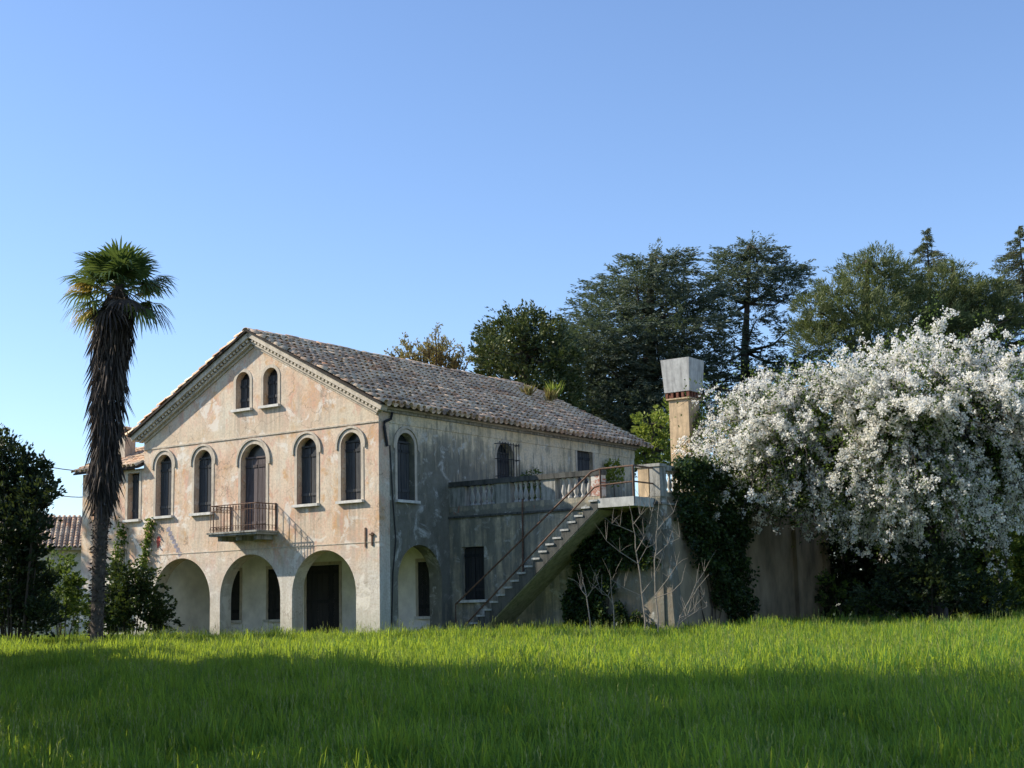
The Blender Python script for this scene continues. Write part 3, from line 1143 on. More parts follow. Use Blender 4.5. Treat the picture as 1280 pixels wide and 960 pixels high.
# raking cornice on the gable
for s in (1, -1):
    def sl(t0, t1, n0, n1, y0, y1, name, mat, par=villa, s=s):
        vs = [tuple(slope_pt(t, y, nn, s)) for t in (t0, t1) for y in (y0, y1) for nn in (n0, n1)]
        return fix_normals(MB().add(vs, [(0, 1, 3, 2), (4, 6, 7, 5), (0, 2, 6, 4), (1, 5, 7, 3), (0, 4, 5, 1), (2, 3, 7, 6)]).build(name, mat, par))
    TLm = 5.80 / math.cos(ANG)
    sl(0.0, TLm, -0.20, -0.032, -0.30, 0.0, 'rake_fascia', 'mortar')
    dent = MB()
    t = 0.12
    while t < TLm - 0.15:
        vs = [tuple(slope_pt(tt, y, nn, s)) for tt in (t, t + 0.09) for y in (-0.24, 0.0) for nn in (-0.285, -0.202)]
        dent.add(vs, [(0, 1, 3, 2), (4, 6, 7, 5), (0, 2, 6, 4), (1, 5, 7, 3), (0, 4, 5, 1), (2, 3, 7, 6)])
        t += 0.17
    dn = fix_normals(dent.build('dentil_course', 'mortar', villa))
    tag(dn, kind='stuff')
    sl(0.15, TLm - 0.1, -0.285, -0.203, -0.10, 0.0, 'rake_back', 'brick')
    sl(0.2, TLm - 0.1, -0.37, -0.287, -0.16, 0.0, 'rake_moulding', 'trim_stone')
    sl(0.3, TLm - 0.2, -0.46, -0.372, -0.05, 0.0, 'rake_moulding', 'trim_stone')

# weeds on the roof
for i, (px, py, h) in enumerate([(660, 486, 0.5), (688, 493, 0.55), (693, 488, 0.7)]):
    p = on_y(px, py, 13.2 + 0.3 * i)
    w = thing('roof_weed', ['dry straw weed tuft on the far roof edge, the one nearer the ridge', 'dry straw weed tuft on the far roof edge, low broad one', 'green leafy weed sprouting at the far roof edge'][i], 'weed', to_world(p.x, p.y, p.z - 0.25), 0, 'weeds growing on the roof')
    n = 90
    b = in_ball(n, 0.4) * 0.2
    d = rand_dirs(n) * 0.6 + np.array([0, 0, 1.0])
    leaves_obj('leaves', [leaf_geo(b, d, h * RNG.uniform(0.5, 1.1, n), 0.06)], 'young_leaf' if i == 2 else 'bud_leaf', w)

# ================================================================== ANNEX
annex = thing('annex', 'low peach annex with one shuttered window left of the gable front', 'building', C0, -YAW)


def PA(a, d, z):
    return (a, d + 0.03, z)


fix_normals(wall_holes([(-14.1, -0.3), (XL - 0.003, -0.3), (XL - 0.003, 6.12), (-14.1, 6.12)], [rect_poly(-11.62, -11.02, wz(5.2), wz(6.83)), rect_poly(-12.4, -11.5, wz(1.3), wz(3.2))], 0.4, PA).build('wall', 'facade_plaster', annex))
window(PA, -11.32, 0.60, wz(5.2), wz(6.83), arched=False, hood=False, parent=annex)
window(PA, -11.95, 0.9, wz(1.3), wz(3.2), arched=False, hood=False, parent=annex, leaf='dark_wood')
fix_normals(MB().box((-14.1, 0.43, -0.3), (-13.7, 4.5, 6.1)).build('wall', 'side_plaster', annex))
ar = MB()
ar.add([(-14.3, -0.25, 6.10), (XL - 0.003, -0.25, 6.10), (XL - 0.003, 2.0, 7.05), (-14.3, 2.0, 7.05), (-14.3, 4.6, 6.1), (XL - 0.003, 4.6, 6.1),
        (-14.3, -0.25, 6.16), (XL - 0.003, -0.25, 6.16), (XL - 0.003, 2.0, 7.11), (-14.3, 2.0, 7.11), (-14.3, 4.6, 6.16), (XL - 0.003, 4.6, 6.16)],
       [(0, 3, 2, 1), (3, 4, 5, 2), (6, 7, 8, 9), (9, 8, 11, 10), (0, 1, 7, 6), (4, 10, 11, 5), (0, 6, 9, 3), (3, 9, 10, 4), (1, 2, 8, 7), (2, 5, 11, 8)])
aroof = fix_normals(ar.build('roof', 'deck', annex))
a_ang = math.atan(0.95 / 2.25)
for c in range(14):
    for r in range(7):
        x = -14.2 + c * 0.255 + random.uniform(-0.02, 0.02)
        t = -0.1 + r * 0.37
        o = add_obj('tile', cover_me, None, aroof)
        R = Matrix(((0, -1, 0), (1, 0, 0), (0, 0, 1))).to_4x4()
        o.matrix_local = Matrix.Translation((x, -0.25 + t * math.cos(a_ang), 6.21 + t * math.sin(a_ang))) @ R @ Matrix.Rotation(-a_ang - 0.03 + random.uniform(-0.04, 0.04), 4, 'Y') @ Matrix.Rotation(random.uniform(-0.06, 0.06), 4, 'Z')
ac = thing('annex_chimney', 'short square chimney with tile cap on the annex roof', 'chimney', to_world(-15.36 + 0.0, 3.0, 0), -YAW)
# the stack stands through the rear slope of the annex roof
acp = on_y(157.5, 550, 0.9)
ac.location = to_world(acp.x, 0.9, on_y(157.5, 537, 0.9).z - 1.55)
fix_normals(MB().box((-0.24, -0.24, 0.0), (0.24, 0.24, 1.32)).build('stack', 'trim_stone', ac))
fix_normals(MB().box((-0.31, -0.31, 1.322), (0.31, 0.31, 1.40)).build('collar', 'brick', ac))
fix_normals(MB().box((-0.22, -0.22, 1.402), (0.22, 0.22, 1.5)).build('flue', 'deck', ac))
for i in range(4):
    o = add_obj('cap_tile', cover_me, None, ac)
    o.matrix_local = Matrix.Translation((-0.30 + 0.2 * i, -0.27, 1.51)) @ Matrix.Rotation(math.pi / 2, 4, 'Z')

# ================================================================== TERRACE
terr = thing('side_terrace', 'mould-stained raised terrace with stone balustrade joined to the villa side', 'terrace', C0, -YAW)
TX = 7.84
TZ = wz(4.98)
th = [rect_poly(0.5, 1.38, wz(2.12), wz(3.8))]
fix_normals(wall_holes([(0.003, -0.3), (TX, -0.3), (TX, TZ), (0.003, TZ)], th, 0.4, PT).build('front_wall', 'terrace_plaster', terr))
window(PT, 0.94, 0.88, wz(2.12), wz(3.8), arched=False, hood=False, surround=False, parent=terr, leaf='dark_wood', depth=0.12)
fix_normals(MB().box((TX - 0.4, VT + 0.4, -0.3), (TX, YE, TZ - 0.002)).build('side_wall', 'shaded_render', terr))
fix_normals(MB().box((0.4, VT + 0.4, TZ - 0.25), (TX - 0.4, YE, TZ)).build('terrace_floor', 'old_stone', terr))
fix_normals(MB().box((0.003, VT - 0.06, wz(4.74)), (TX + 0.06, VT, wz(4.80))).build('string_course', 'black_stone', terr))
fix_normals(MB().box((TX, VT + 0.001, wz(4.74)), (TX + 0.06, YE, wz(4.80))).build('string_course', 'old_stone', terr))
BB, BT = wz(5.12), wz(5.76)
fix_normals(MB().box((0.003, VT + 0.02, TZ), (5.8, VT + 0.30, BB)).build('plinth', 'terrace_plaster', terr))
fix_normals(MB().box((TX - 0.30, VT + 0.36, TZ), (TX - 0.02, YE, BB)).build('plinth', 'terrace_plaster', terr))
fix_normals(MB().box((0.003, VT - 0.02, BT), (5.82, VT + 0.34, wz(5.92))).build('coping', 'black_stone', terr))
fix_normals(MB().box((TX - 0.34, VT + 0.37, BT), (TX + 0.02, YE, wz(5.92))).build('coping', 'old_stone', terr))
prof = [(0.075, 0), (0.075, 0.05), (0.045, 0.08), (0.04, 0.10), (0.072, 0.17), (0.08, 0.23), (0.068, 0.31), (0.042, 0.42), (0.036, 0.48), (0.05, 0.52), (0.04, 0.545), (0.075, 0.59), (0.075, 0.64)]
bl_me = MB().lathe(prof, 9).mesh('baluster')
bl_me.polygons.foreach_set('use_smooth', [True] * len(bl_me.polygons))
bpx = [586.9, 593.8, 601.2, 608.1, 613.8, 641.9, 647.5, 653.8, 661.2, 668.8, 701.2, 708.8, 716.5, 725.5, 733]
bx = [on_y(px, 616 - (px - 587) * 0.07, VT).x for px in bpx]
for x in bx:
    o = add_obj('baluster', bl_me, 'baluster_stone', terr)
    o.location = (x, VT + 0.16, BB)
for i in range(22):
    o = add_obj('baluster', bl_me, 'baluster_stone', terr)
    o.location = (TX - 0.16, VT + 0.62 + i * 0.27, BB)
for a, b in ((576, 0), (627, 0), (684.5, 0)):
    x = on_y(a, 612, VT).x
    hw = {576: 0.42, 627: 0.30, 684.5: 0.26}[a]
    x0, x1 = (0.003, 0.62) if a == 576 else (x - hw, x + hw)
    fix_normals(MB().box((x0, VT + 0.03, BB), (x1, VT + 0.29, BT)).build('pier', 'old_stone', terr))
fix_normals(MB().box((5.46, VT + 0.01, BB), (5.80, VT + 0.31, BT)).build('brick_pier', 'flaking_brick', terr))
fix_normals(MB().box((7.12, VT - 0.01, TZ), (7.48, VT + 0.34, wz(5.86))).build('gate_pier', 'chimney_render', terr))
fix_normals(MB().box((7.52, VT - 0.01, TZ), (TX + 0.02, VT + 0.36, wz(5.86))).build('corner_pier', 'old_stone', terr))
fix_normals(MB().box((7.08, VT - 0.05, wz(5.862)), (TX + 0.05, VT + 0.40, wz(5.95))).build('pier_cap', 'old_stone', terr))
MB().tube([(2.95, VT - 0.05, wz(5.2)), (2.9, VT - 0.05, wz(2.6))], 0.028, 6).build('drain_pipe', 'rust_iron', terr)
# buttress and pilasters of the terrace corner and side
fix_normals(MB().box((TX, VT + 0.05, -0.3), (TX + 0.12, VT + 0.40, wz(4.4)), lambda a, d, z: (a + (0.22 if a > TX + 0.1 and z < 1 else 0), d + (0.3 if d > VT + 0.3 and z < 1 else 0), z)).build('buttress', 'terrace_plaster', terr))
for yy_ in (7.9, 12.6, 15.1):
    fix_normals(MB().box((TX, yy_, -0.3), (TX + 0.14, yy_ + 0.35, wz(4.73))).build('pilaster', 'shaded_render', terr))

# ================================================================== STAIRCASE
st = thing('outdoor_staircase', 'stone outdoor staircase climbing to the terrace with rusty pipe handrails', 'staircase', C0, -YAW)
SW = 1.18
NS = 20
X1, Z1 = 6.42, wz(4.93)
RUN = 0.262
RISE = Z1 / NS
sv0, sv1 = VT - SW, VT - 0.003
tread = MB().box((-0.03, sv0 - 0.04, -0.055), (RUN + 0.01, sv1, 0.0)).mesh('step')
fix = bpy.data.objects.new('tmp', tread)
fix_normals(fix)
bpy.data.objects.remove(fix)
for i in range(NS):
    o = add_obj('step', tread, 'step_stone', st)
    x = X1 - (i + 1) * RUN
    o.location = (x + random.uniform(-0.008, 0.008), random.uniform(-0.012, 0.012), Z1 - i * RISE - 0.02 + random.uniform(-0.006, 0.006))
    o.rotation_euler = (random.uniform(-0.012, 0.012), random.uniform(-0.012, 0.012), 0)
# sloping slab with its saw-tooth upper edge
prof2 = []
for i in range(NS):
    x = X1 - i * RUN
    z = Z1 - i * RISE - 0.075
    prof2 += [(x, z), (x - RUN, z)]
xe, ze = X1 - NS * RUN, Z1 - (NS) * RISE
prof2 += [(xe, -0.25), (xe + 0.25, -0.25), (X1 - 0.02, Z1 - 0.30)]
n = len(prof2)
m = MB()
tri = geometry.tessellate_polygon([[Vector((a, z, 0)) for a, z in prof2]])
vs = [(a, sv0, z) for a, z in prof2] + [(a, sv1, z) for a, z in prof2]
m.add(vs, [tuple(t) for t in tri] + [tuple(i + n for i in reversed(t)) for t in tri] + [(i, (i + 1) % n, (i + 1) % n + n, i + n) for i in range(n)])
fix_normals(m.build('stringer_slab', 'black_stone', st))
so = MB()
xa, za, xb, zb2 = xe + 0.25, -0.25, X1 - 0.02, Z1 - 0.30
nx_, nz_ = (zb2 - za), -(xb - xa)
ln_ = math.hypot(nx_, nz_)
nx_, nz_ = nx_ / ln_, nz_ / ln_
vs = [(xa + nx_ * q, y_, za + nz_ * q) if e == 0 else (xb + nx_ * q, y_, zb2 + nz_ * q) for e in (0, 1) for y_ in (sv0 + 0.02, sv1) for q in (0.003, 0.03)]
fix_normals(so.add(vs, [(0, 1, 3, 2), (4, 6, 7, 5), (0, 2, 6, 4), (1, 5, 7, 3), (0, 4, 5, 1), (2, 3, 7, 6)]).build('soffit', 'mossy_concrete', st))
lx0, lx1 = 6.42, 7.64
fix_normals(MB().box((lx0 + 0.002, sv0, wz(4.66)), (lx1, sv1, wz(4.93))).build('landing', 'pale_concrete', st))
hy = sv0 + 0.05
top_h, mid_h = 0.82, 0.42
hl0 = (1.1, hy, wz(2.0))
RT = 0.028
p_top = [(1.08, hy, 0.55), (1.08, hy, wz(1.98)), (6.2, hy, wz(5.74)), (6.5, hy, wz(5.80)), (7.62, hy, wz(5.82)), (7.62, VT + 0.02, wz(5.82))]
MB().tube(p_top, RT, 6).build('handrail', 'rust_iron', st)
p_mid = [(1.45, hy, 0.5), (6.28, hy, wz(5.27)), (6.5, hy, wz(5.32)), (7.62, hy, wz(5.36)), (7.62, VT + 0.02, wz(5.36))]
MB().tube(p_mid, RT * 0.9, 6).build('handrail', 'rust_iron', st)
for x in (6.5, 7.62):
    MB().tube([(x, hy, wz(4.72)), (x, hy, wz(5.82))], 0.03, 6).build('railing_post', 'rust_iron', st)

# ================================================================== TALL CHIMNEY
ch = thing('tall_chimney', 'tall rendered chimney with flared grey concrete cap behind the terrace', 'chimney', to_world(5.6, 9.36, 0), -YAW)
fix_normals(MB().box((-0.37, -0.38, 0), (0.37, 0.38, wz(8.68))).build('stack', 'chimney_render', ch))
fix_normals(MB().box((-0.44, -0.45, wz(8.682)), (0.44, 0.45, wz(8.73))).build('collar', 'chimney_render', ch))
for sx in range(5):
    for sy in range(5):
        if sx in (0, 4) or sy in (0, 4):
            x, y = -0.40 + 0.2 * sx, -0.41 + 0.205 * sy
            fix_normals(MB().box((x - 0.045, y - 0.045, wz(8.732)), (x + 0.045, y + 0.045, wz(8.93))).build('vent_brick', 'brick', ch))
fix_normals(MB().box((-0.30, -0.31, wz(8.732)), (0.30, 0.31, wz(8.93))).build('flue', 'dark_glass', ch))
cv = [(sx * w_, sy * w_, z) for z, w_ in ((wz(8.932), 0.475), (wz(10.06), 0.545)) for sx, sy in ((-1, -1), (1, -1), (1, 1), (-1, 1))]
cv += [(sx * w_, sy * w_, z) for z, w_ in ((wz(10.061), 0.49), (wz(9.4), 0.45)) for sx, sy in ((-1, -1), (1, -1), (1, 1), (-1, 1))]
fix_normals(MB().add(cv, [(3, 2, 1, 0), (0, 1, 5, 4), (1, 2, 6, 5), (2, 3, 7, 6), (3, 0, 4, 7), (4, 5, 9, 8), (5, 6, 10, 9), (6, 7, 11, 10), (7, 4, 8, 11),
                         (8, 9, 13, 12), (9, 10, 14, 13), (10, 11, 15, 14), (11, 8, 12, 15), (12, 13, 14, 15)]).build('cap', 'pale_concrete', ch))


# ================================================================== PLANTS ON THE BUILDINGS
def ivy_patch(name, label, areas, mat, nper, leaf=0.11, cat='ivy'):
    """areas: (origin, edge a, edge b, normal, thickness, outline fn)"""
    root = thing(name, label, cat, areas[0][0])
    base = vec(areas[0][0])
    geos = []
    for (o, ea, eb, nrm, thick, fn, cnt) in areas:
        o, ea, eb, nrm = vec(o), vec(ea), vec(eb), unit(vec(nrm))
        u, v = RNG.random(cnt * 2), RNG.random(cnt * 2)
        keep = fn(u, v)
        u, v = u[keep][:cnt], v[keep][:cnt]
        lump = np.sin(u * 17 + v * 9) * np.sin(v * 21 - u * 5) * 0.5 + 0.5
        d = thick * (0.15 + 0.85 * lump) * RNG.random(len(u)) ** 0.5
        p = o + u[:, None] * ea + v[:, None] * eb + d[:, None] * nrm + RNG.normal(size=(len(u), 3)) * 0.05
        dr = nrm * 0.6 + rand_dirs(len(u)) * 0.8 + np.array([0, 0, -0.5])
        geos.append(leaf_geo(p - base, dr, leaf * RNG.uniform(0.6, 1.3, len(u)), leaf * 0.8))
    leaves_obj('leaves', geos, mat, root)
    st_ = MB()
    o, ea, eb, nrm = [vec(q) for q in areas[0][:4]]
    for i in range(5):
        s = 0.35 + 0.10 * i
        ph = random.uniform(0, 6)
        pts = [Vector(tuple(ea * (s + (0.5 - s) * 0.5 * (1 - t) + 0.05 * math.sin(7 * t + ph)) + eb * t * 0.85 + unit(nrm) * (0.03 + 0.02 * math.sin(9 * t + ph)))) for t in (0, 0.15, 0.3, 0.45, 0.6, 0.8, 1.0)]
        st_.tube(pts, [0.016, 0.015, 0.014, 0.012, 0.01, 0.008, 0.005], 4)
    st_.build('stems', 'bark', root)
    return root


def W(x, y, z):
    return to_world(x, y, z)


def blob_fn(k1, k2, k3):
    def fn(u, v):
        e = 0.13 * np.sin(v * k1 + k3) + 0.07 * np.sin(v * k2 * 2.3 + 1)
        t = 0.10 * np.sin(u * k2 + k3) + 0.05 * np.sin(u * k1 * 2.1)
        return (u > 0.10 + e) & (u < 0.92 + e) & (v < 0.92 + t)
    return fn


ivy_patch('ivy', 'dark ivy mass climbing the terrace wall under the stair landing', [
    (W(4.45, VT, 0), AX * 2.15, Vector((0, 0, 3.9)), -AY, 0.5, lambda u, v: (u > 0.42 * v - 0.05 + 0.06 * np.sin(v * 15)) & (u < 0.92 - 0.25 * (v < 0.35) + 0.08 * np.sin(v * 11)), 9000),
    (W(5.3, VT, 2.1), AX * 2.4, Vector((0, 0, 1.7)), -AY, 0.45, blob_fn(5, 8, 1.4), 3200),
    (W(6.3, VT, -0.1), AX * 1.3, Vector((0, 0, 1.5)), -AY, 0.4, lambda u, v: v < 0.75 - 0.5 * u + 0.12 * np.sin(u * 14), 1800)], 'ivy_leaf', 1)
ivy_patch('ivy', 'thick dark ivy draped over the terrace corner and balustrade', [
    (W(TX, VT + 0.7, 0.2), AY * 4.2, Vector((0, 0, 5.05)), AX, 0.75, lambda u, v: (v > 0.62 - 0.75 * u + 0.08 * np.sin(u * 20)) & (v < 1.0 - 0.03 * np.sin(u * 13)), 16000),
    (W(TX - 0.1, VT + 0.9, wz(5.5)), AY * 6.0, Vector((0, 0, 0.75)), AX, 0.7, lambda u, v: v < 0.8 + 0.2 * np.sin(u * 9), 4200),
    (W(TX - 0.3, VT + 1.2, wz(5.9)), AY * 6.0, AX * 0.7, Vector((0, 0, 1)), 0.35, lambda u, v: v < 2, 1800)], 'ivy_leaf', 1)
ivy_patch('ivy', 'narrow ivy growing up the shaded face of the tall chimney', [
    (W(5.97, 9.0, wz(6.0)), AY * 0.75, Vector((0, 0, 2.6)), AX, 0.3, lambda u, v: (v < 0.6 + 0.4 * u), 700)], 'bush_leaf', 1)
ivy_patch('climbing_vine', 'yellow-green vine climbing the annex wall below its upper window', [
    (W(-12.6, 0.03, 0.8), AX * 1.5, Vector((0, 0, 3.6)), -AY, 0.25, lambda u, v: np.abs(u - 0.45 - 0.12 * np.sin(v * 9)) < 0.28 - 0.2 * v, 1300),
    (W(-11.3, 0.03, 1.3), AX * 1.3, Vector((0, 0, 3.0)), -AY, 0.25, lambda u, v: np.abs(u - 0.25 - 0.55 * v) < 0.12, 1100)], 'bush_leaf', 1, 0.13, 'vine')
# small plants on the terrace
p = to_world(3.6, VT + 0.6, TZ)
sp = on_x(762, 600, 0.25)
w = thing('terrace_sapling', 'bright yellow-green sapling sprouting behind the terrace balustrade', 'plant', to_world(0.35, 13.3, TZ))
n = 260
b = in_ball(n, 1.3) * 0.42 + np.array([0, 0, 1.9])
leaves_obj('leaves', [leaf_geo(b, rand_dirs(n) + np.array([0, 0, .4]), 0.16, 0.10)], 'young_leaf', w)
MB().tube([(0, 0, 0), (0.03, 0, 0.8), (-0.02, 0.02, 1.5), (0, 0, 2.1)], [0.025, 0.02, 0.015, 0.008], 5).build('stem', 'bark', w)
w = thing('wall_shrub', 'dull green shrub on the terrace beside the grilled window', 'shrub', to_world(0.4, 7.8, TZ))
n = 420
b = in_ball(n, 1.2) * 0.5 + np.array([0, 0, 1.1])
leaves_obj('leaves', [leaf_geo(b, rand_dirs(n) + np.array([0, 0, .4]), 0.12, 0.06)], 'bush_leaf', w)
MB().tube([(0, 0, 0), (0.03, 0, 0.6), (-0.02, 0.02, 1.2)], [0.025, 0.02, 0.01], 5).build('stem', 'bark', w)


# bare saplings in front of the terrace
def bare_sapling(label, pts, Y, limbs, r0=0.026):
    base = at(*pts[0], Y)
    base.z = ground_z(base.x, Y) - 0.05
    root = thing('bare_sapling', label, 'sapling', base, 0, 'bare saplings before the terrace')
    P3 = [at(px, py, Y + 0.1 * math.sin(i)) - base for i, (px, py) in enumerate(pts)]
    P3[0] = Vector((0, 0, 0))
    P3 = [P3[0]] + [v_ for i in range(len(P3) - 1) for v_ in (P3[i].lerp(P3[i + 1], 0.5) + Vector((random.uniform(-.04, .04), random.uniform(-.04, .04), 0)), P3[i + 1])]
    m = MB()
    m.tube(P3, [r0 * (1 - 0.75 * i / (len(P3) - 1)) for i in range(len(P3))], 6)
    m.build('trunk', 'pale_bark', root)
    for k, l in enumerate(limbs):
        m = MB()
        dy = random.uniform(-0.5, 0.5)
        q = [at(px, py, Y + dy * i / len(l)) - base for i, (px, py) in enumerate(l)]
        m.tube(q, [0.010 * (1 - 0.7 * i / (len(q) - 1)) + 0.003 for i in range(len(q))], 5)
        for j in [1 + (w_ % (len(q) - 1)) for w_ in range(7)]:
            e = q[j] + Vector((random.uniform(-.35, .35), random.uniform(-.25, .25), random.uniform(.1, .6)))
            m.tube([q[j], q[j].lerp(e, .5) + Vector((0, 0, .03)), e], [0.005, 0.004, 0.002], 4)
        m.build('branch', 'pale_bark', root)


YS = 39.6
bare_sapling('tall bare pale sapling standing left under the landing', [(806, 785), (802, 740), (797, 700), (794, 670), (790, 645), (786, 630)], YS,
             [[(802, 745), (780, 735), (765, 725)], [(798, 705), (775, 690), (758, 676)], [(797, 705), (808, 685), (818, 680)], [(795, 690), (805, 672), (812, 655)],
              [(802, 742), (815, 725), (826, 700)], [(791, 665), (775, 658), (765, 655)], [(792, 655), (800, 645), (806, 632)]])
bare_sapling('bare pale sapling with forked top standing right under the landing', [(822, 780), (819, 740), (818, 700), (820, 670), (822, 645), (824, 622)], YS - 0.4,
             [[(818, 748), (840, 740), (852, 728)], [(819, 744), (836, 722), (846, 706)], [(819, 695), (835, 680), (850, 672)], [(820, 665), (830, 652), (842, 640)], [(821, 655), (814, 640), (812, 625)]])
bare_sapling('low bare sapling leaning right with long arching pale shoots', [(842, 785), (850, 770), (862, 750), (872, 735), (886, 718)], YS - 0.8,
             [[(846, 778), (860, 768), (880, 745)], [(850, 772), (870, 765), (884, 758)], [(843, 784), (858, 772), (868, 766)], [(862, 750), (870, 730), (880, 715)]], 0.02)
bare_sapling('small bare leaf-studded sapling before the ivy, leftmost', [(738, 785), (733, 745), (728, 725), (724, 705)], YS - 0.2,
             [[(733, 748), (740, 737), (748, 730)], [(733, 745), (727, 738), (724, 730)]], 0.022)
bare_sapling('thin upright sapling with small buds before the ivy', [(769, 785), (767, 760), (764, 735), (762, 712)], YS - 0.5, [[(766, 755), (760, 745), (752, 742)]], 0.018)


# ================================================================== TREES
def trunk_obj(root, pts, rad, mat='bark', name='trunk', n=8):
    return MB().tube(pts, rad, n).build(name, mat, root, True)


def pads_tree(name, label, cat, Y, trunk_px, trunk_r, pads, mat, L, Wd, dens, depth=0.8, limbs=True, group='trees behind the house', up=0.25, flat_var=1.0, crown_name='crown', bark='bark', flat=0.8, per=14, reach=2.2):
    """tree whose crown is many pads of foliage; pads given as (px, py, rx, ry) at distance Y"""
    tb = at(trunk_px[0][0], trunk_px[0][1], Y)
    base = Vector((tb.x, Y, ground_z(tb.x, Y) - 0.1))
    root = thing(name, label, cat, base, 0, group)
    tp = [Vector((0, 0, 0))] + [at(px, py, Y) - base for px, py in trunk_px[1:]]
    nT = len(tp)
    tub = MB().tube(tp, [trunk_r * (1 - 0.85 * i / (nT - 1)) for i in range(nT)], 8)
    geos = []
    k = Y / F
    lm = MB()
    for (px, py, rx, ry) in pads:
        dy = random.uniform(-1, 1) * depth * (sum(q[2] for q in pads) / len(pads)) * k * 1.6
        c = at(px, py, Y + dy) - base
        rx_, rz_ = rx * k, ry * k
        n = int(dens * rx_ * rz_) + 60
        geos.append(pad(c, rx_ * 1.1, rx_ * 1.0, rz_ * flat_var, n, L, Wd, up, flat, per, reach))
        if limbs:
            tz = max(0.5, c.z - rx_ * 0.5)
            # nearest trunk point below the pad
            j = min(range(nT), key=lambda i: abs(tp[i].z - tz))
            s = tp[j]
            mid = s.lerp(c, 0.55) + Vector((random.uniform(-.3, .3), random.uniform(-.3, .3), -0.12 * (c - s).length))
            lm.tube([s, s.lerp(mid, .5), mid, mid.lerp(c, 0.6), c + Vector((random.uniform(-.5, .5) * rx_, 0, 0))], [0.10, 0.08, 0.06, 0.035, 0.012], 5)
    add_obj('trunk', tub.mesh('trunk'), bark, root, True)
    if limbs:
        lm.build('limbs', bark, root, True)
    leaves_obj(crown_name, geos, mat, root)
    return root


# cedars
pads_tree('cedar_tree', 'broad dark blue-green cedar with layered boughs behind the roof end', 'tree', 70, [(812, 560), (812, 480), (812, 400), (815, 318)], 0.55,
          [(820, 328, 28, 9), (845, 322, 18, 6), (795, 345, 40, 10), (838, 350, 48, 11), (762, 365, 34, 8), (805, 368, 52, 12), (865, 372, 34, 9), (755, 388, 36, 9), (840, 390, 56, 13),
           (790, 398, 55, 13), (885, 395, 20, 7), (730, 408, 30, 9), (862, 412, 40, 11), (770, 420, 60, 14), (820, 425, 55, 12), (715, 430, 26, 9), (742, 440, 45, 14), (875, 440, 32, 9), (800, 448, 62, 16),
           (850, 460, 45, 13), (735, 465, 45, 17), (775, 475, 55, 20), (820, 490, 58, 18), (725, 495, 40, 18), (760, 510, 55, 22), (800, 525, 60, 24), (745, 540, 55, 22), (830, 545, 40, 22), (785, 560, 55, 22), (868, 478, 28, 9), (700, 450, 22, 12)],
          'cedar_needles', 0.20, 0.05, 6200, 1.0, up=0.0, flat_var=1.35, flat=0.5, per=30, reach=3.2)
pads_tree('cedar_tree', 'tall open cedar with bare trunk showing against the sky', 'tree', 72, [(934, 560), (932, 500), (931, 440), (934, 380), (938, 306)], 0.36,
          [(948, 312, 22, 7), (915, 325, 22, 8), (945, 330, 34, 9), (982, 333, 22, 6), (905, 345, 12, 7), (928, 348, 34, 9), (968, 350, 34, 8), (990, 345, 16, 5), (915, 365, 20, 7), (945, 370, 28, 7), (985, 372, 22, 5),
           (908, 398, 14, 5), (945, 398, 20, 5), (918, 420, 16, 5), (955, 432, 16, 4), (990, 408, 18, 5), (905, 450, 22, 7), (960, 465, 36, 8), (995, 452, 32, 8), (925, 478, 34, 9), (900, 500, 28, 9), (945, 498, 38, 10), (985, 488, 28, 8), (910, 520, 22, 9), (960, 520, 30, 10)],
          'cedar_needles', 0.19, 0.048, 7000, 0.7, up=0.0, flat_var=1.4, flat=0.5, per=30, reach=3.2)
# pines and firs to the right
pads_tree('pine_tree', 'bushy olive-green pine rising behind the blossoming cherry', 'tree', 66, [(1085, 560), (1085, 480), (1082, 400), (1085, 325)], 0.45,
          [(1090, 328, 26, 14), (1068, 345, 22, 14), (1115, 340, 24, 14), (1092, 358, 40, 16), (1040, 365, 24, 13), (1060, 378, 38, 16), (1120, 372, 36, 16), (1018, 385, 22, 14), (1085, 392, 48, 18), (1030, 405, 34, 16),
           (1130, 400, 42, 18), (1060, 420, 48, 18), (1105, 425, 48, 18), (1020, 430, 26, 12), (1075, 445, 40, 14), (1135, 350, 15, 12), (1010, 415, 18, 12)],
          'pine_needles', 0.22, 0.038, 3600, 1.0, up=0.5, per=24, reach=1.6)
pads_tree('pine_tree', 'olive-green pine between the two pointed firs', 'tree', 68, [(1190, 560), (1190, 480), (1190, 400), (1192, 335)], 0.4,
          [(1192, 340, 16, 10), (1180, 358, 24, 14), (1205, 362, 24, 14), (1165, 380, 30, 16), (1195, 385, 40, 16), (1222, 385, 26, 14), (1175, 405, 40, 18), (1215, 410, 40, 18), (1190, 430, 45, 15), (1240, 368, 20, 14), (1236, 392, 28, 18), (1256, 400, 28, 20), (1225, 362, 16, 12)],
          'pine_needles', 0.22, 0.038, 3600, 1.0, up=0.5, per=24, reach=1.6)


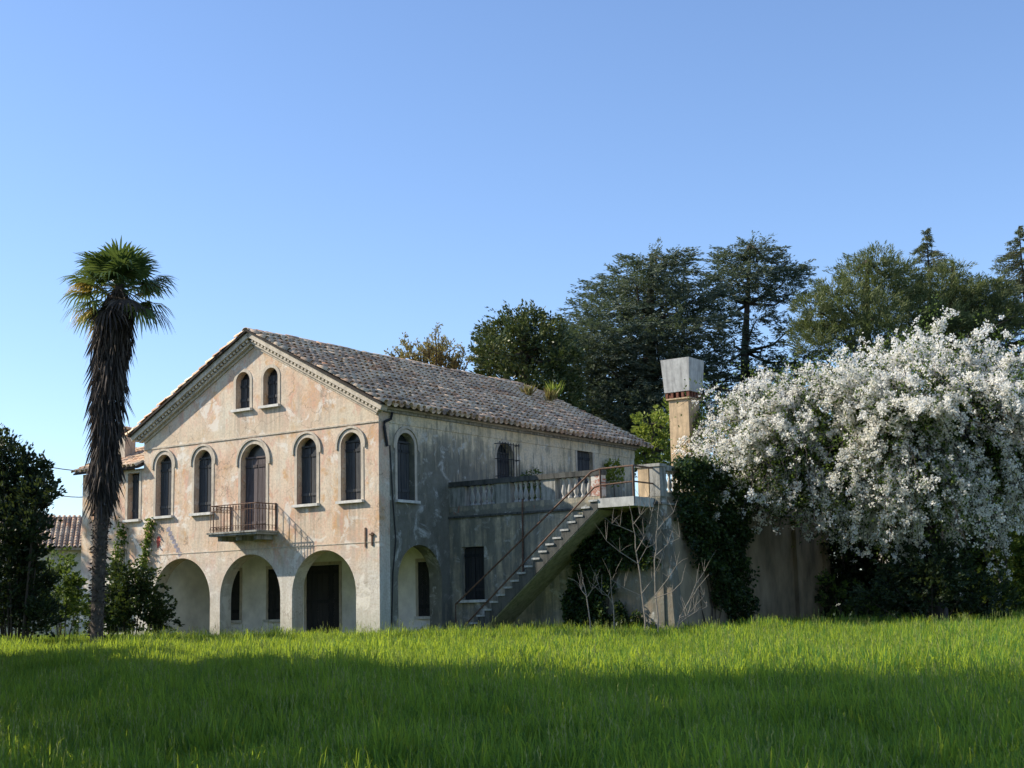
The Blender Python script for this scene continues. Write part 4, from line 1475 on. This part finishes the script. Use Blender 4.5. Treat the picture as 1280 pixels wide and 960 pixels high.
def fir(label, px, py, Y, w_per, hpx, mat='fir_needles'):
    top = at(px, py, Y)
    base = Vector((top.x, Y, ground_z(top.x, Y) - 0.1))
    root = thing('fir_tree', label, 'tree', base, 0, 'pointed firs')
    H = top.z - base.z
    trunk_obj(root, [(0, 0, 0), (0.03, 0, H * .5), (0, 0, H * 0.98)], [0.35, 0.2, 0.02])
    geos = []
    bm = MB()
    hh = hpx * Y / F
    z = H
    while z > H - hh:
        t = (H - z) / hh
        R = 0.12 + w_per * t * hh
        nb = 5 + int(6 * t)
        for i in range(nb):
            a = random.uniform(0, 6.283)
            z0_ = z
            z = z0_ + random.uniform(-0.16, 0.16)
            r = R * random.uniform(0.6, 1.2)
            d = Vector((math.cos(a), math.sin(a), 0))
            tip = Vector((0, 0, z)) + d * r + Vector((0, 0, -0.12 * r + 0.16))
            n = int(30 + 105 * r)
            tt = RNG.random(n) ** 0.7
            P = np.outer(tt, vec(tip - Vector((0, 0, z)))) + np.array([0, 0, z]) + RNG.normal(size=(n, 3)) * np.array([0.06, 0.06, 0.04]) * (0.6 + r * 0.4)
            P[:, 2] -= 0.22 * tt * tt * r
            D = vec(d) * 0.8 + rand_dirs(n) * 0.7 + np.array([0, 0, -0.35])
            geos.append(leaf_geo(P, D, 0.19 * RNG.uniform(0.6, 1.2, n), 0.04))
            bm.tube([(0, 0, z), tuple(tip)], [0.03, 0.006], 4)
            z = z0_
        z -= 0.30 + 0.16 * t
    tag(bm.build('branches', 'bark', root), kind='stuff')
    leaves_obj('crown', geos, mat, root)


fir('slender pointed fir tip rising behind the bushy pine', 1158, 292, 72, 0.66, 150)
fir('large pointed fir cut by the frame edge, with drooping tips', 1274, 288, 70, 0.85, 180)

# broad evergreen beside the cedar
pads_tree('magnolia_tree', 'rounded glossy evergreen behind the roof, with yellowish sunlit leaves', 'tree', 64, [(660, 560), (658, 500), (655, 440), (655, 400)], 0.4,
          [(650, 402, 26, 14), (672, 406, 24, 14), (628, 418, 24, 16), (655, 425, 36, 20), (685, 428, 26, 18), (618, 440, 20, 16), (640, 450, 36, 20), (675, 455, 36, 22), (700, 450, 20, 18), (625, 465, 24, 16), (650, 478, 36, 20), (690, 485, 30, 20), (668, 505, 36, 18), (700, 515, 26, 18), (645, 495, 24, 14)],
          'magnolia_leaf', 0.17, 0.085, 2600, 1.0, up=0.35)
pads_tree('juniper_tree', 'blue-grey spiky evergreen peeping out at the edge of the rounded one', 'tree', 66, [(612, 540), (612, 480), (612, 435)], 0.25,
          [(606, 432, 9, 12), (618, 425, 8, 12), (612, 448, 14, 14), (602, 446, 8, 8), (622, 462, 16, 16)], 'cedar_needles', 0.2, 0.045, 3500, 0.6, up=0.9)
pads_tree('green_tree', 'pale yellow-green leafy tree between the house end and the tall chimney', 'tree', 58, [(815, 640), (815, 600), (816, 560), (816, 530)], 0.2,
          [(812, 530, 12, 12), (825, 538, 14, 14), (808, 552, 16, 14), (828, 562, 16, 16), (812, 575, 20, 16), (835, 520, 10, 12), (800, 570, 12, 12)], 'young_leaf', 0.17, 0.09, 1300, 0.8, up=0.3)
# budding tree behind the ridge
def bud_tree():
    Y = 64
    tb = at(545, 500, Y)
    base = Vector((tb.x, Y, ZG - 0.1))
    root = thing('budding_tree', 'bare budding tree with yellow-brown upright twigs above the roof ridge', 'tree', base, 0, 'trees behind the house')
    m = MB()
    fork = at(545, 520, Y) - base
    m.tube([(0, 0, 0), tuple(fork * 0.5), tuple(fork)], [0.3, 0.24, 0.2], 7)
    m.build('trunk', 'bark', root)
    geos, bm = [], MB()
    tips = [(488, 440), (494, 436), (504, 427), (509, 429), (521, 424), (527, 431), (534, 421), (540, 416), (544, 412), (548, 416), (553, 420), (558, 427), (563, 430), (568, 436), (577, 432), (581, 437), (587, 448), (515, 440), (538, 432), (550, 436), (570, 448), (532, 442), (500, 446)]
    for (px, py) in tips:
        tip = at(px, py, Y + random.uniform(-1.2, 1.2)) - base
        knee = at(px * 0.6 + 545 * 0.4, 478 + random.uniform(-6, 6), Y) - base
        bm.tube([tuple(fork), tuple(knee), tuple(knee.lerp(tip, 0.5) + Vector((0.05, 0, 0))), tuple(tip)], [0.09, 0.06, 0.035, 0.01], 5)
        for e in range(4):
            s = knee.lerp(tip, random.uniform(0.3, 0.9))
            q = s + Vector((random.uniform(-.5, .5), random.uniform(-.4, .4), random.uniform(.2, .6)))
            bm.tube([tuple(s), tuple(q)], [0.02, 0.006], 4)
            n = 30
            tt = RNG.random(n)
            P = vec(s) + np.outer(tt, vec(q - s)) + RNG.normal(size=(n, 3)) * 0.05
            geos.append(leaf_geo(P, rand_dirs(n) + np.array([0, 0, .8]), 0.15, 0.06))
        n = 70
        tt = RNG.random(n)
        P = vec(knee) + np.outer(tt, vec(tip - knee)) + RNG.normal(size=(n, 3)) * 0.06
        geos.append(leaf_geo(P, rand_dirs(n) + np.array([0, 0, .8]), 0.16, 0.065))
    bm.build('branches', 'bark', root)
    leaves_obj('crown', geos, 'bud_leaf', root)


bud_tree()


# ---- blossoming cherry
def cherry():
    Y = 46.0
    base = Vector((13.2, Y, ground_z(13, Y) - 0.1))
    root = thing('cherry_tree', 'huge white blossoming cherry tree spreading beside the terrace', 'tree', base)
    C = np.array([13.0, 46.2, 6.6])
    Rx, Ry, Ru, Rd = 7.0, 4.4, 3.25, 4.3
    br = MB()
    br2 = MB()
    hub = np.array([13.2, 46.0, 3.2])
    trunk = MB().tube([(0, 0, 0), (0.1, 0, 1.2), (0, 0, 2.5)], [0.38, 0.3, 0.26], 9)
    trunk.build('trunk', 'cherry_bark', root, True)
    mains = []
    for i in range(13):
        a = 2 * math.pi * i / 13 + random.uniform(-.2, .2)
        el = random.uniform(0.15, 1.2)
        d = np.array([math.cos(a) * math.cos(el), math.sin(a) * math.cos(el), math.sin(el)])
        e = C + d * np.array([Rx, Ry, Ru]) * 0.62
        m1 = hub + (e - hub) * 0.5 + np.array([0, 0, 0.5])
        mains.append((m1, e))
        br.tube([tuple(q - vec(base)) for q in (hub - np.array([0, 0, .4]), hub * .6 + m1 * .4, m1, m1 * .4 + e * .6 + np.array([0, 0, .2]), e)], [0.17, 0.14, 0.10, 0.07, 0.04], 6)
    cl_p, leaf_p, dark_p = [], [], []
    ntw = 760
    for i in range(ntw):
        d = rand_dirs(1)[0]
        if d[1] > 0.35:
            d[1] *= -1 if random.random() < 0.7 else 1
        rz = Ru if d[2] > 0 else Rd
        k = 1.0 + 0.10 * math.sin(d[0] * 5 + 1) + 0.09 * math.sin(d[2] * 7 + d[0] * 4) + random.uniform(-0.22, 0.08) + (0.12 if random.random() < 0.10 else 0)
        e = C + d * np.array([Rx, Ry, rz]) * k
        if d[2] < 0:
            lim = 2.8 + 1.7 * abs((e[0] - 11.6) / 5.5) ** 1.4
            if e[2] < lim and random.random() < 0.7:
                e[2] = lim + random.uniform(0, 1.0)
        s = min(mains, key=lambda q: np.linalg.norm(q[1] - e))
        s0 = s[0] + (s[1] - s[0]) * random.uniform(0.3, 1.0)
        v = e - s0
        ln = np.linalg.norm(v)
        n = 11
        ts = np.linspace(0, 1, n)
        # boughs rise, reach out and hang down at the tip
        lift = random.uniform(0.08, 0.26) * ln
        arch = np.array([s0 + v * t + np.array([0, 0, 1.0]) * (lift * 3.2 * t * (1 - t) ** 0.6 * (1.0 - 0.35 * t)) for t in ts])
        arch[-1, 2] -= 0.05 * ln
        arch[-2, 2] -= 0.015 * ln
        arch[1:-1] += RNG.normal(size=(n - 2, 3)) * 0.045
        br2.tube([tuple(q - vec(base)) for q in arch], list(np.linspace(0.035, 0.006, n)), 4, False)
        full = random.random() < (0.85 if e[0] > 9.3 and e[2] > 4.6 else 0.6)
        nc = int((4 + ln * 7.2) * (1.0 if full else 0.25))
        tq = RNG.uniform(0.30, 1.0, nc)
        idx = np.minimum((tq * (n - 1)).astype(int), n - 2)
        fr = (tq * (n - 1) - idx)[:, None]
        cp = arch[idx] * (1 - fr) + arch[idx + 1] * fr
        cl_p.append(cp + RNG.normal(size=(nc, 3)) * 0.065)
        for q in range(4):
            jj = random.randint(4, n - 2)
            w = arch[jj + 1] - arch[jj]
            w = w / (np.linalg.norm(w) + 1e-6) + rand_dirs(1)[0] * 0.8 + np.array([0, 0, -0.05])
            tl = random.uniform(0.35, 1.0)
            w = w / np.linalg.norm(w) * tl
            br2.tube([tuple(arch[jj] - vec(base)), tuple(arch[jj] + w - vec(base))], [0.011, 0.004], 3, False)
            nn = int(tl * 12 * (1.0 if full else 0.3))
            cl_p.append(arch[jj] + np.outer(RNG.random(nn), w) + RNG.normal(size=(nn, 3)) * 0.05)
        nl = int(ln * 7)
        tl_ = RNG.uniform(0.2, 1.0, nl)
        leaf_p.append(s0 + np.outer(tl_, v) + np.array([0, 0, 0.3]) + RNG.normal(size=(nl, 3)) * 0.3)
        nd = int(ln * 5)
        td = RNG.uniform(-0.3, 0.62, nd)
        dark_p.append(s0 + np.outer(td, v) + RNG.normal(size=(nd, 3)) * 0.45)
    P = np.concatenate(cl_p)
    # open gaps run through the crown
    w = P * np.array([0.95, 0.7, 1.15])
    gap = np.sin(w[:, 0] * 1.7 + 1.3 * np.sin(w[:, 2] * 1.3)) + np.sin(w[:, 2] * 2.1 + 1.1 * np.sin(w[:, 1] * 1.9 + w[:, 0])) + np.sin(w[:, 1] * 2.3 + w[:, 0] * 0.9)
    keep = RNG.random(len(P)) < np.clip(1.05 - 0.52 * gap, 0.05, 1.0)
    P = P[keep] - vec(base)
    k = 12
    rep = np.repeat(P, k, axis=0) + RNG.normal(size=(len(P) * k, 3)) * 0.047 * np.repeat(RNG.uniform(0.6, 1.35, len(P)), k)[:, None]
    n = len(rep)
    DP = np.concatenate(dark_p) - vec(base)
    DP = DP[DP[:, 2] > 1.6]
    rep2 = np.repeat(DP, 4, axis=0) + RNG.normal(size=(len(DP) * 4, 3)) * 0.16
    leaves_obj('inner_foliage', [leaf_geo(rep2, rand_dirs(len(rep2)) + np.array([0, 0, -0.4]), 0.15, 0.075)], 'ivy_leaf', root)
    br.build('limbs', 'cherry_bark', root, True)
    br2.build('twigs', 'cherry_bark', root)
    leaves_obj('blossom', [leaf_geo(rep, rand_dirs(n), 0.068 * RNG.uniform(0.7, 1.3, n), 0.072)], 'blossom', root)
    LP = np.concatenate(leaf_p) - vec(base)
    rep = np.repeat(LP, 4, axis=0) + RNG.normal(size=(len(LP) * 4, 3)) * 0.10
    leaves_obj('leaves', [leaf_geo(rep, rand_dirs(len(rep)), 0.11, 0.055)], 'bush_leaf', root)
    print('cherry clusters', len(P))


cherry()


# ---- shrubs and hedge
def shrub(name, label, cat, Y, pads, mat, L, Wd, dens, group=None, up=0.2, depth=0.8):
    cx = sum(p[0] for p in pads) / len(pads)
    b = at(cx, 780, Y)
    base = Vector((b.x, Y, ground_z(b.x, Y) - 0.05))
    root = thing(name, label, cat, base, 0, group)
    geos, st_ = [], MB()
    k = Y / F
    for (px, py, rx, ry) in pads:
        c = at(px, py, Y + random.uniform(-1, 1) * depth) - base
        n = int(dens * rx * ry * k * k) + 50
        geos.append(pad(c, rx * k, max(0.35, rx * k * 0.9), ry * k, n, L, Wd, up))
        st_.tube([(c.x * 0.35, c.y * .35, 0), tuple(c * 0.5 + Vector((c.x * .1, 0, 0))), tuple(c)], [0.03, 0.022, 0.008], 5)
    st_.build('stems', 'bark', root)
    leaves_obj('foliage', geos, mat, root)
    return root


shrub('dark_conifer', 'dark bushy evergreen at the left edge of the lawn', 'evergreen', 41,
      [(8, 578, 16, 20), (-18, 570, 22, 25), (32, 592, 16, 16), (56, 592, 6, 12), (12, 612, 32, 24), (46, 618, 18, 14), (-14, 630, 36, 30), (32, 640, 28, 20), (60, 610, 6, 10), (8, 665, 38, 28), (40, 660, 14, 14), (-6, 700, 44, 30), (32, 695, 18, 20), (10, 735, 46, 30), (42, 735, 18, 20), (0, 770, 52, 26), (50, 772, 18, 18), (2, 555, 5, 12), (24, 574, 6, 12)],
      'dark_leaf', 0.15, 0.07, 5200, up=0.5, depth=0.9)
shrub('green_bush', 'lighter green bush between the dark evergreen and the palm trunk', 'bush', 44,
      [(72, 705, 12, 18), (66, 730, 18, 16), (84, 735, 14, 18), (76, 760, 24, 20), (95, 765, 12, 14)], 'bush_leaf', 0.13, 0.08, 3200, depth=0.5)
shrub('dark_bush', 'dark tangled bush at the foot of the annex wall', 'bush', 46.5,
      [(160, 725, 26, 22), (178, 742, 22, 20), (150, 748, 22, 22), (196, 765, 16, 16), (168, 770, 36, 20), (135, 768, 24, 18), (205, 778, 12, 10), (120, 775, 18, 14)], 'ivy_leaf', 0.12, 0.075, 4200, depth=0.5)
shrub('laurel_hedge', 'dark evergreen hedge behind the trunk of the cherry', 'hedge', 52,
      [(1050, 700, 26, 50), (1085, 690, 30, 60), (1120, 680, 32, 70), (1160, 690, 32, 66), (1200, 690, 32, 66), (1240, 685, 32, 70), (1280, 690, 30, 66), (1310, 690, 30, 66), (1100, 740, 60, 30), (1180, 740, 60, 30), (1260, 740, 60, 30), (1040, 745, 26, 24)], 'dark_leaf', 0.17, 0.10, 3600, depth=0.9)
shrub('clipped_hedge', 'sunlit green hedge at the right edge beyond the cherry', 'hedge', 50,
      [(1262, 700, 26, 30), (1240, 735, 34, 26), (1285, 690, 26, 36), (1270, 745, 40, 26), (1310, 720, 36, 44), (1285, 665, 18, 16)], 'bush_leaf', 0.11, 0.07, 4200, depth=0.7)
shrub('dark_shrub', 'dark leafy shrub in the shade in front of the cherry trunk', 'shrub', 43.8,
      [(1120, 735, 30, 26), (1165, 728, 32, 32), (1205, 738, 30, 26), (1090, 752, 20, 16), (1240, 745, 24, 22), (1145, 700, 24, 24), (1190, 700, 22, 22)], 'dark_leaf', 0.13, 0.075, 3200, depth=0.5)
shrub('flowering_shrub', 'low shrub with pale flowers under the cherry by the dark wall', 'shrub', 47,
      [(1048, 752, 16, 10), (1070, 758, 18, 8), (1095, 742, 14, 16), (1040, 735, 10, 14)], 'bush_leaf', 0.12, 0.07, 1500, depth=0.4)

# thicket that closes the view behind the cherry and the terrace
for i, (lab, Y_, xs_) in enumerate([('dense dark green tree behind the terrace and the cherry crown', 62, (905, 950, 995, 1040)), ('dense dark green tree far behind the cherry trunk', 63, (1085, 1130, 1175, 1220)), ('dense dark green tree cut by the right frame edge', 61, (1262, 1300, 1340))]):
    pads_tree('thicket_tree', lab, 'tree', Y_, [(sum(xs_) / len(xs_), 700), (sum(xs_) / len(xs_), 620), (sum(xs_) / len(xs_), 540)], 0.25,
              [(x + random.uniform(-8, 8), y + random.uniform(-8, 8), 30, 24) for x in xs_ for y in (545, 585, 625, 665, 705, 745) if not (x < 960 and y < 560)], 'dark_leaf', 0.24, 0.14, 1100, 0.7, group='trees behind the house')

# trees outside the frame whose shade falls over the near lawn
for i, (x, y, h, r) in enumerate([(-8.6, 6.0, 17, 3.6), (-9.8, 10.8, 18, 3.6), (-11.2, 15.8, 17, 3.5), (-12.4, 20.5, 14.2, 3.2), (-13.4, 24.5, 10.0, 2.6), (-14.6, 29, 7.6, 2.2), (-15.6, 33.5, 5.8, 2.0), (-26.5, 55.0, 14.0, 3.4)]):
    base = Vector((x, y, ground_z(x, y) - 0.1))
    root = thing('shade_tree', ['leafy tree standing outside the frame by the photographer', 'tallest leafy tree of the row outside the frame', 'leafy tree third in the row outside the frame', 'leafy tree fourth in the row outside the frame', 'leafy tree fifth in the row outside the frame', 'leafy tree sixth in the row outside the frame', 'lowest leafy tree ending the row outside the frame', 'leafy tree outside the frame beyond the dark evergreen'][i], 'tree', base, 0, 'trees outside the frame')
    trunk_obj(root, [(0, 0, 0), (0.1, 0, h * .4), (0, 0.1, h * .85)], [0.3, 0.22, 0.04])
    geos = []
    for q in range(38):
        d = in_ball(1)[0]
        c = np.array([d[0] * r * 0.75, d[1] * r * 0.85, h * 0.52 + d[2] * h * 0.42])
        geos.append(pad(c, r * 0.40, r * 0.45, h * 0.10, 600, 0.28, 0.18))
    leaves_obj('crown', geos, 'bush_leaf', root)


# ================================================================== PALM
def palm():
    Y = 39.5
    path_px = [(120, 806), (122, 760), (124, 700), (127, 640), (130, 580), (134, 500), (138, 440), (144, 392), (150, 355)]
    P3 = [at(px, py, Y) for px, py in path_px]
    base = Vector((P3[0].x, Y, ground_z(P3[0].x, Y) - 0.1))
    root = thing('palm_tree', 'tall fan palm with a shaggy skirt of dead leaves before the annex', 'palm', base)
    P3[0] = base.copy()
    pts = [p - base for p in P3]
    rad = [0.17, 0.17, 0.18, 0.2, 0.22, 0.22, 0.2, 0.2, 0.14]
    MB().tube(pts, rad, 10).build('trunk', 'palm_bark', root, True)

    def on_path(t):
        s = t * (len(pts) - 1)
        i = min(int(s), len(pts) - 2)
        return pts[i].lerp(pts[i + 1], s - i)

    # dead skirt: hanging strips, thick at the top
    n = 5200
    zt = RNG.uniform(0, 1, n)
    geos = []
    Pb, Db, Lb = [], [], []
    for i in range(n):
        if i < 4300:
            t = 0.40 + 0.58 * random.random() ** 0.85
        else:
            t = random.uniform(0.02, 0.40)
        c = on_path(t)
        a = random.uniform(0, 6.283)
        R = np.interp(t, [0, 0.25, 0.38, 0.42, 0.5, 0.7, 0.82, 0.9, 1.0], [0.16, 0.17, 0.19, 0.25, 0.31, 0.37, 0.42, 0.40, 0.14]) * random.uniform(0.66, 1.12) * (1 + 0.12 * math.sin(t * 40 + 2 * a))
        rd = Vector((math.cos(a), math.sin(a), 0))
        Pb.append(vec(c + rd * R))
        up = 0 if t > 0.4 else 1.2
        Db.append(vec(rd * random.uniform(-0.12, 0.34) + Vector((random.uniform(-.22, .22), random.uniform(-.22, .22), -1))) if t > 0.4 else vec(rd * 0.8 + Vector((0, 0, random.uniform(-1.0, 0.3)))))
        Lb.append(random.uniform(0.35, 0.95) if t > 0.4 else random.uniform(0.06, 0.16))
    sk = leaves_obj('leaf_skirt', [leaf_geo(np.array(Pb), np.array(Db), np.array(Lb), 0.045)], 'palm_dead', root)
    tag(sk, kind='stuff')

    # fan fronds
    top = on_path(0.985)

    def frond(az, el, pet, size, mat, droop):
        d = Vector((math.cos(az) * math.cos(el), math.sin(az) * math.cos(el), math.sin(el)))
        hubp = top + d * pet + Vector((0, 0, -0.10 * pet * pet))
        side = d.cross(Vector((0, 0, 1)))
        if side.length < 0.05:
            side = Vector((1, 0, 0))
        side.normalize()
        nrm = side.cross(d).normalized()
        nb = 26
        V, Q = [], []
        for i in range(nb):
            th = -2.15 + 4.3 * i / (nb - 1) + random.uniform(-.03, .03)
            L = size * (0.72 + 0.28 * math.cos(th)) * random.uniform(0.9, 1.08)
            u = d * math.cos(th) + side * math.sin(th)
            pl = nrm * (0.10 * math.cos(th * 2)) * L
            w = 0.030 + 0.012 * random.random()
            sd = (side * math.cos(th) - d * math.sin(th))
            m1 = hubp + u * L * 0.45 + pl
            m2 = hubp + u * L * 0.75 + pl * 0.8 + Vector((0, 0, -droop * L * 0.16))
            tp = hubp + u * L + pl * 0.5 + Vector((0, 0, -droop * L * random.uniform(0.35, 0.7)))
            k = len(V)
            V += [tuple(hubp - sd * w * .3), tuple(hubp + sd * w * .3), tuple(m1 + sd * w), tuple(m1 - sd * w + nrm * 0.012),
                  tuple(m2 + sd * w * .75), tuple(m2 - sd * w * .75), tuple(tp + sd * 0.003), tuple(tp - sd * 0.003)]
            Q += [(k, k + 1, k + 2, k + 3), (k + 3, k + 2, k + 4, k + 5), (k + 5, k + 4, k + 6, k + 7)]
        fo = add_obj('frond', raw_mesh('frond', V, quads=Q), mat, root)
        mp_ = top.lerp(hubp, 0.5) + Vector((0, 0, 0.06 * pet))
        MB().tube([tuple(top), tuple(mp_), tuple(hubp)], [0.022, 0.016, 0.012], 4).build('stalk', mat, fo)

    for i in range(50):
        f = (i + 0.5) / 50
        el = 1.25 - 1.85 * f + random.uniform(-.25, .25)
        az = i * 2.399 + random.uniform(-.2, .2)
        mat = 'palm_leaf'
        pet = random.uniform(0.5, 0.72) + 0.3 * min(1.0, 2.2 * f)
        if el < 0.0 and math.cos(az) < -0.4:
            mat = 'palm_leaf_dead_yellow' if random.random() < 0.45 else 'palm_leaf'
        if el < -0.45 and mat == 'palm_leaf' and random.random() < 0.4:
            mat = 'palm_dead'
        frond(az, el, pet, random.uniform(0.74, 0.92), mat, 0.2 + 0.7 * f)


palm()

# ================================================================== FAR HOUSE, WIRES
fh = thing('neighbour_house', 'cream neighbouring house with brown tiled roof far behind the palm', 'house', at(84, 760, 76), 0.25)
b = fh.location
fh.location.z = ZG
fix_normals(MB().box((-3.5, 0, -0.3), (3.0, 7, 4.75)).build('wall', 'cream_wall', fh))
fr = MB()
fr.add([(-4.0, -0.5, 4.6), (3.4, -0.5, 4.6), (3.4, 3.5, 6.5), (-4.0, 3.5, 6.5), (-4.0, 7.5, 4.6), (3.4, 7.5, 4.6), (-4.0, -0.5, 4.72), (3.4, -0.5, 4.72), (3.4, 3.5, 6.62), (-4.0, 3.5, 6.62), (-4.0, 7.5, 4.72), (3.4, 7.5, 4.72)],
       [(0, 3, 2, 1), (3, 4, 5, 2), (6, 7, 8, 9), (9, 8, 11, 10), (0, 1, 7, 6), (4, 10, 11, 5), (0, 6, 9, 3), (3, 9, 10, 4), (1, 2, 8, 7), (2, 5, 11, 8)])
frr = fix_normals(fr.build('roof', 'roof_tile', fh))
V_, Q_, kk_ = [], [], 0
ang2 = math.atan(1.9 / 4.0)
for c in range(28):
    for r in range(12):
        t = -0.1 + r * 0.37
        mm = Matrix.Translation((-3.9 + c * 0.265, -0.5 + t * math.cos(ang2), 4.75 + t * math.sin(ang2))) @ Matrix(((0, -1, 0), (1, 0, 0), (0, 0, 1))).to_4x4() @ Matrix.Rotation(-ang2, 4, 'Y')
        A = np.array(mm)
        V_.append(TV @ A[:3, :3].T + A[:3, 3])
        Q_.append(TF[:, ::-1] + kk_)
        kk_ += len(TV)
tag(add_obj('tile_rows', raw_mesh('tile_rows', np.concatenate(V_), quads=np.concatenate(Q_)), 'roof_tile', frr), kind='stuff')
for x in (-2.3, 0.2, 1.9):
    f_ = fix_normals(MB().box((x - 0.4, -0.06, 1.5), (x + 0.4, 0.0, 3.0)).build('window', 'dark_wood', fh))
    fix_normals(MB().box((x - 0.5, -0.12, 1.4), (x + 0.5, -0.001, 1.498)).build('sill', 'sill_stone', f_))
shrub('far_bush', 'leafy bush at the foot of the cream house beyond the palm', 'bush', 70, [(98, 735, 10, 14), (90, 752, 12, 12), (100, 760, 14, 12)], 'bush_leaf', 0.2, 0.12, 700, depth=0.4)

for i, (a, bq, lab) in enumerate([((-60, 553), (140, 592), 'upper overhead wire sagging across the sky at the left'), ((40, 610), (140, 617), 'lower overhead wire crossing the sky behind the palm')]):
    p0, p1 = at(a[0], a[1], 60), at(bq[0], bq[1], 58)
    pts = [p0.lerp(p1, t / 10) - Vector((0, 0, 0.25 * 4 * (t / 10) * (1 - t / 10))) - p0 for t in range(11)]
    o = MB().tube(pts, 0.02, 5).build('overhead_wire', 'wire')
    o.location = p0
    tag(o, lab, 'wire', 'overhead wires')

print('tris', sum(sum(len(p.vertices) - 2 for p in me.polygons) * me.users for me in bpy.data.meshes if len(me.polygons) < 20000) + sum(2 * len(me.polygons) for me in bpy.data.meshes if len(me.polygons) >= 20000))
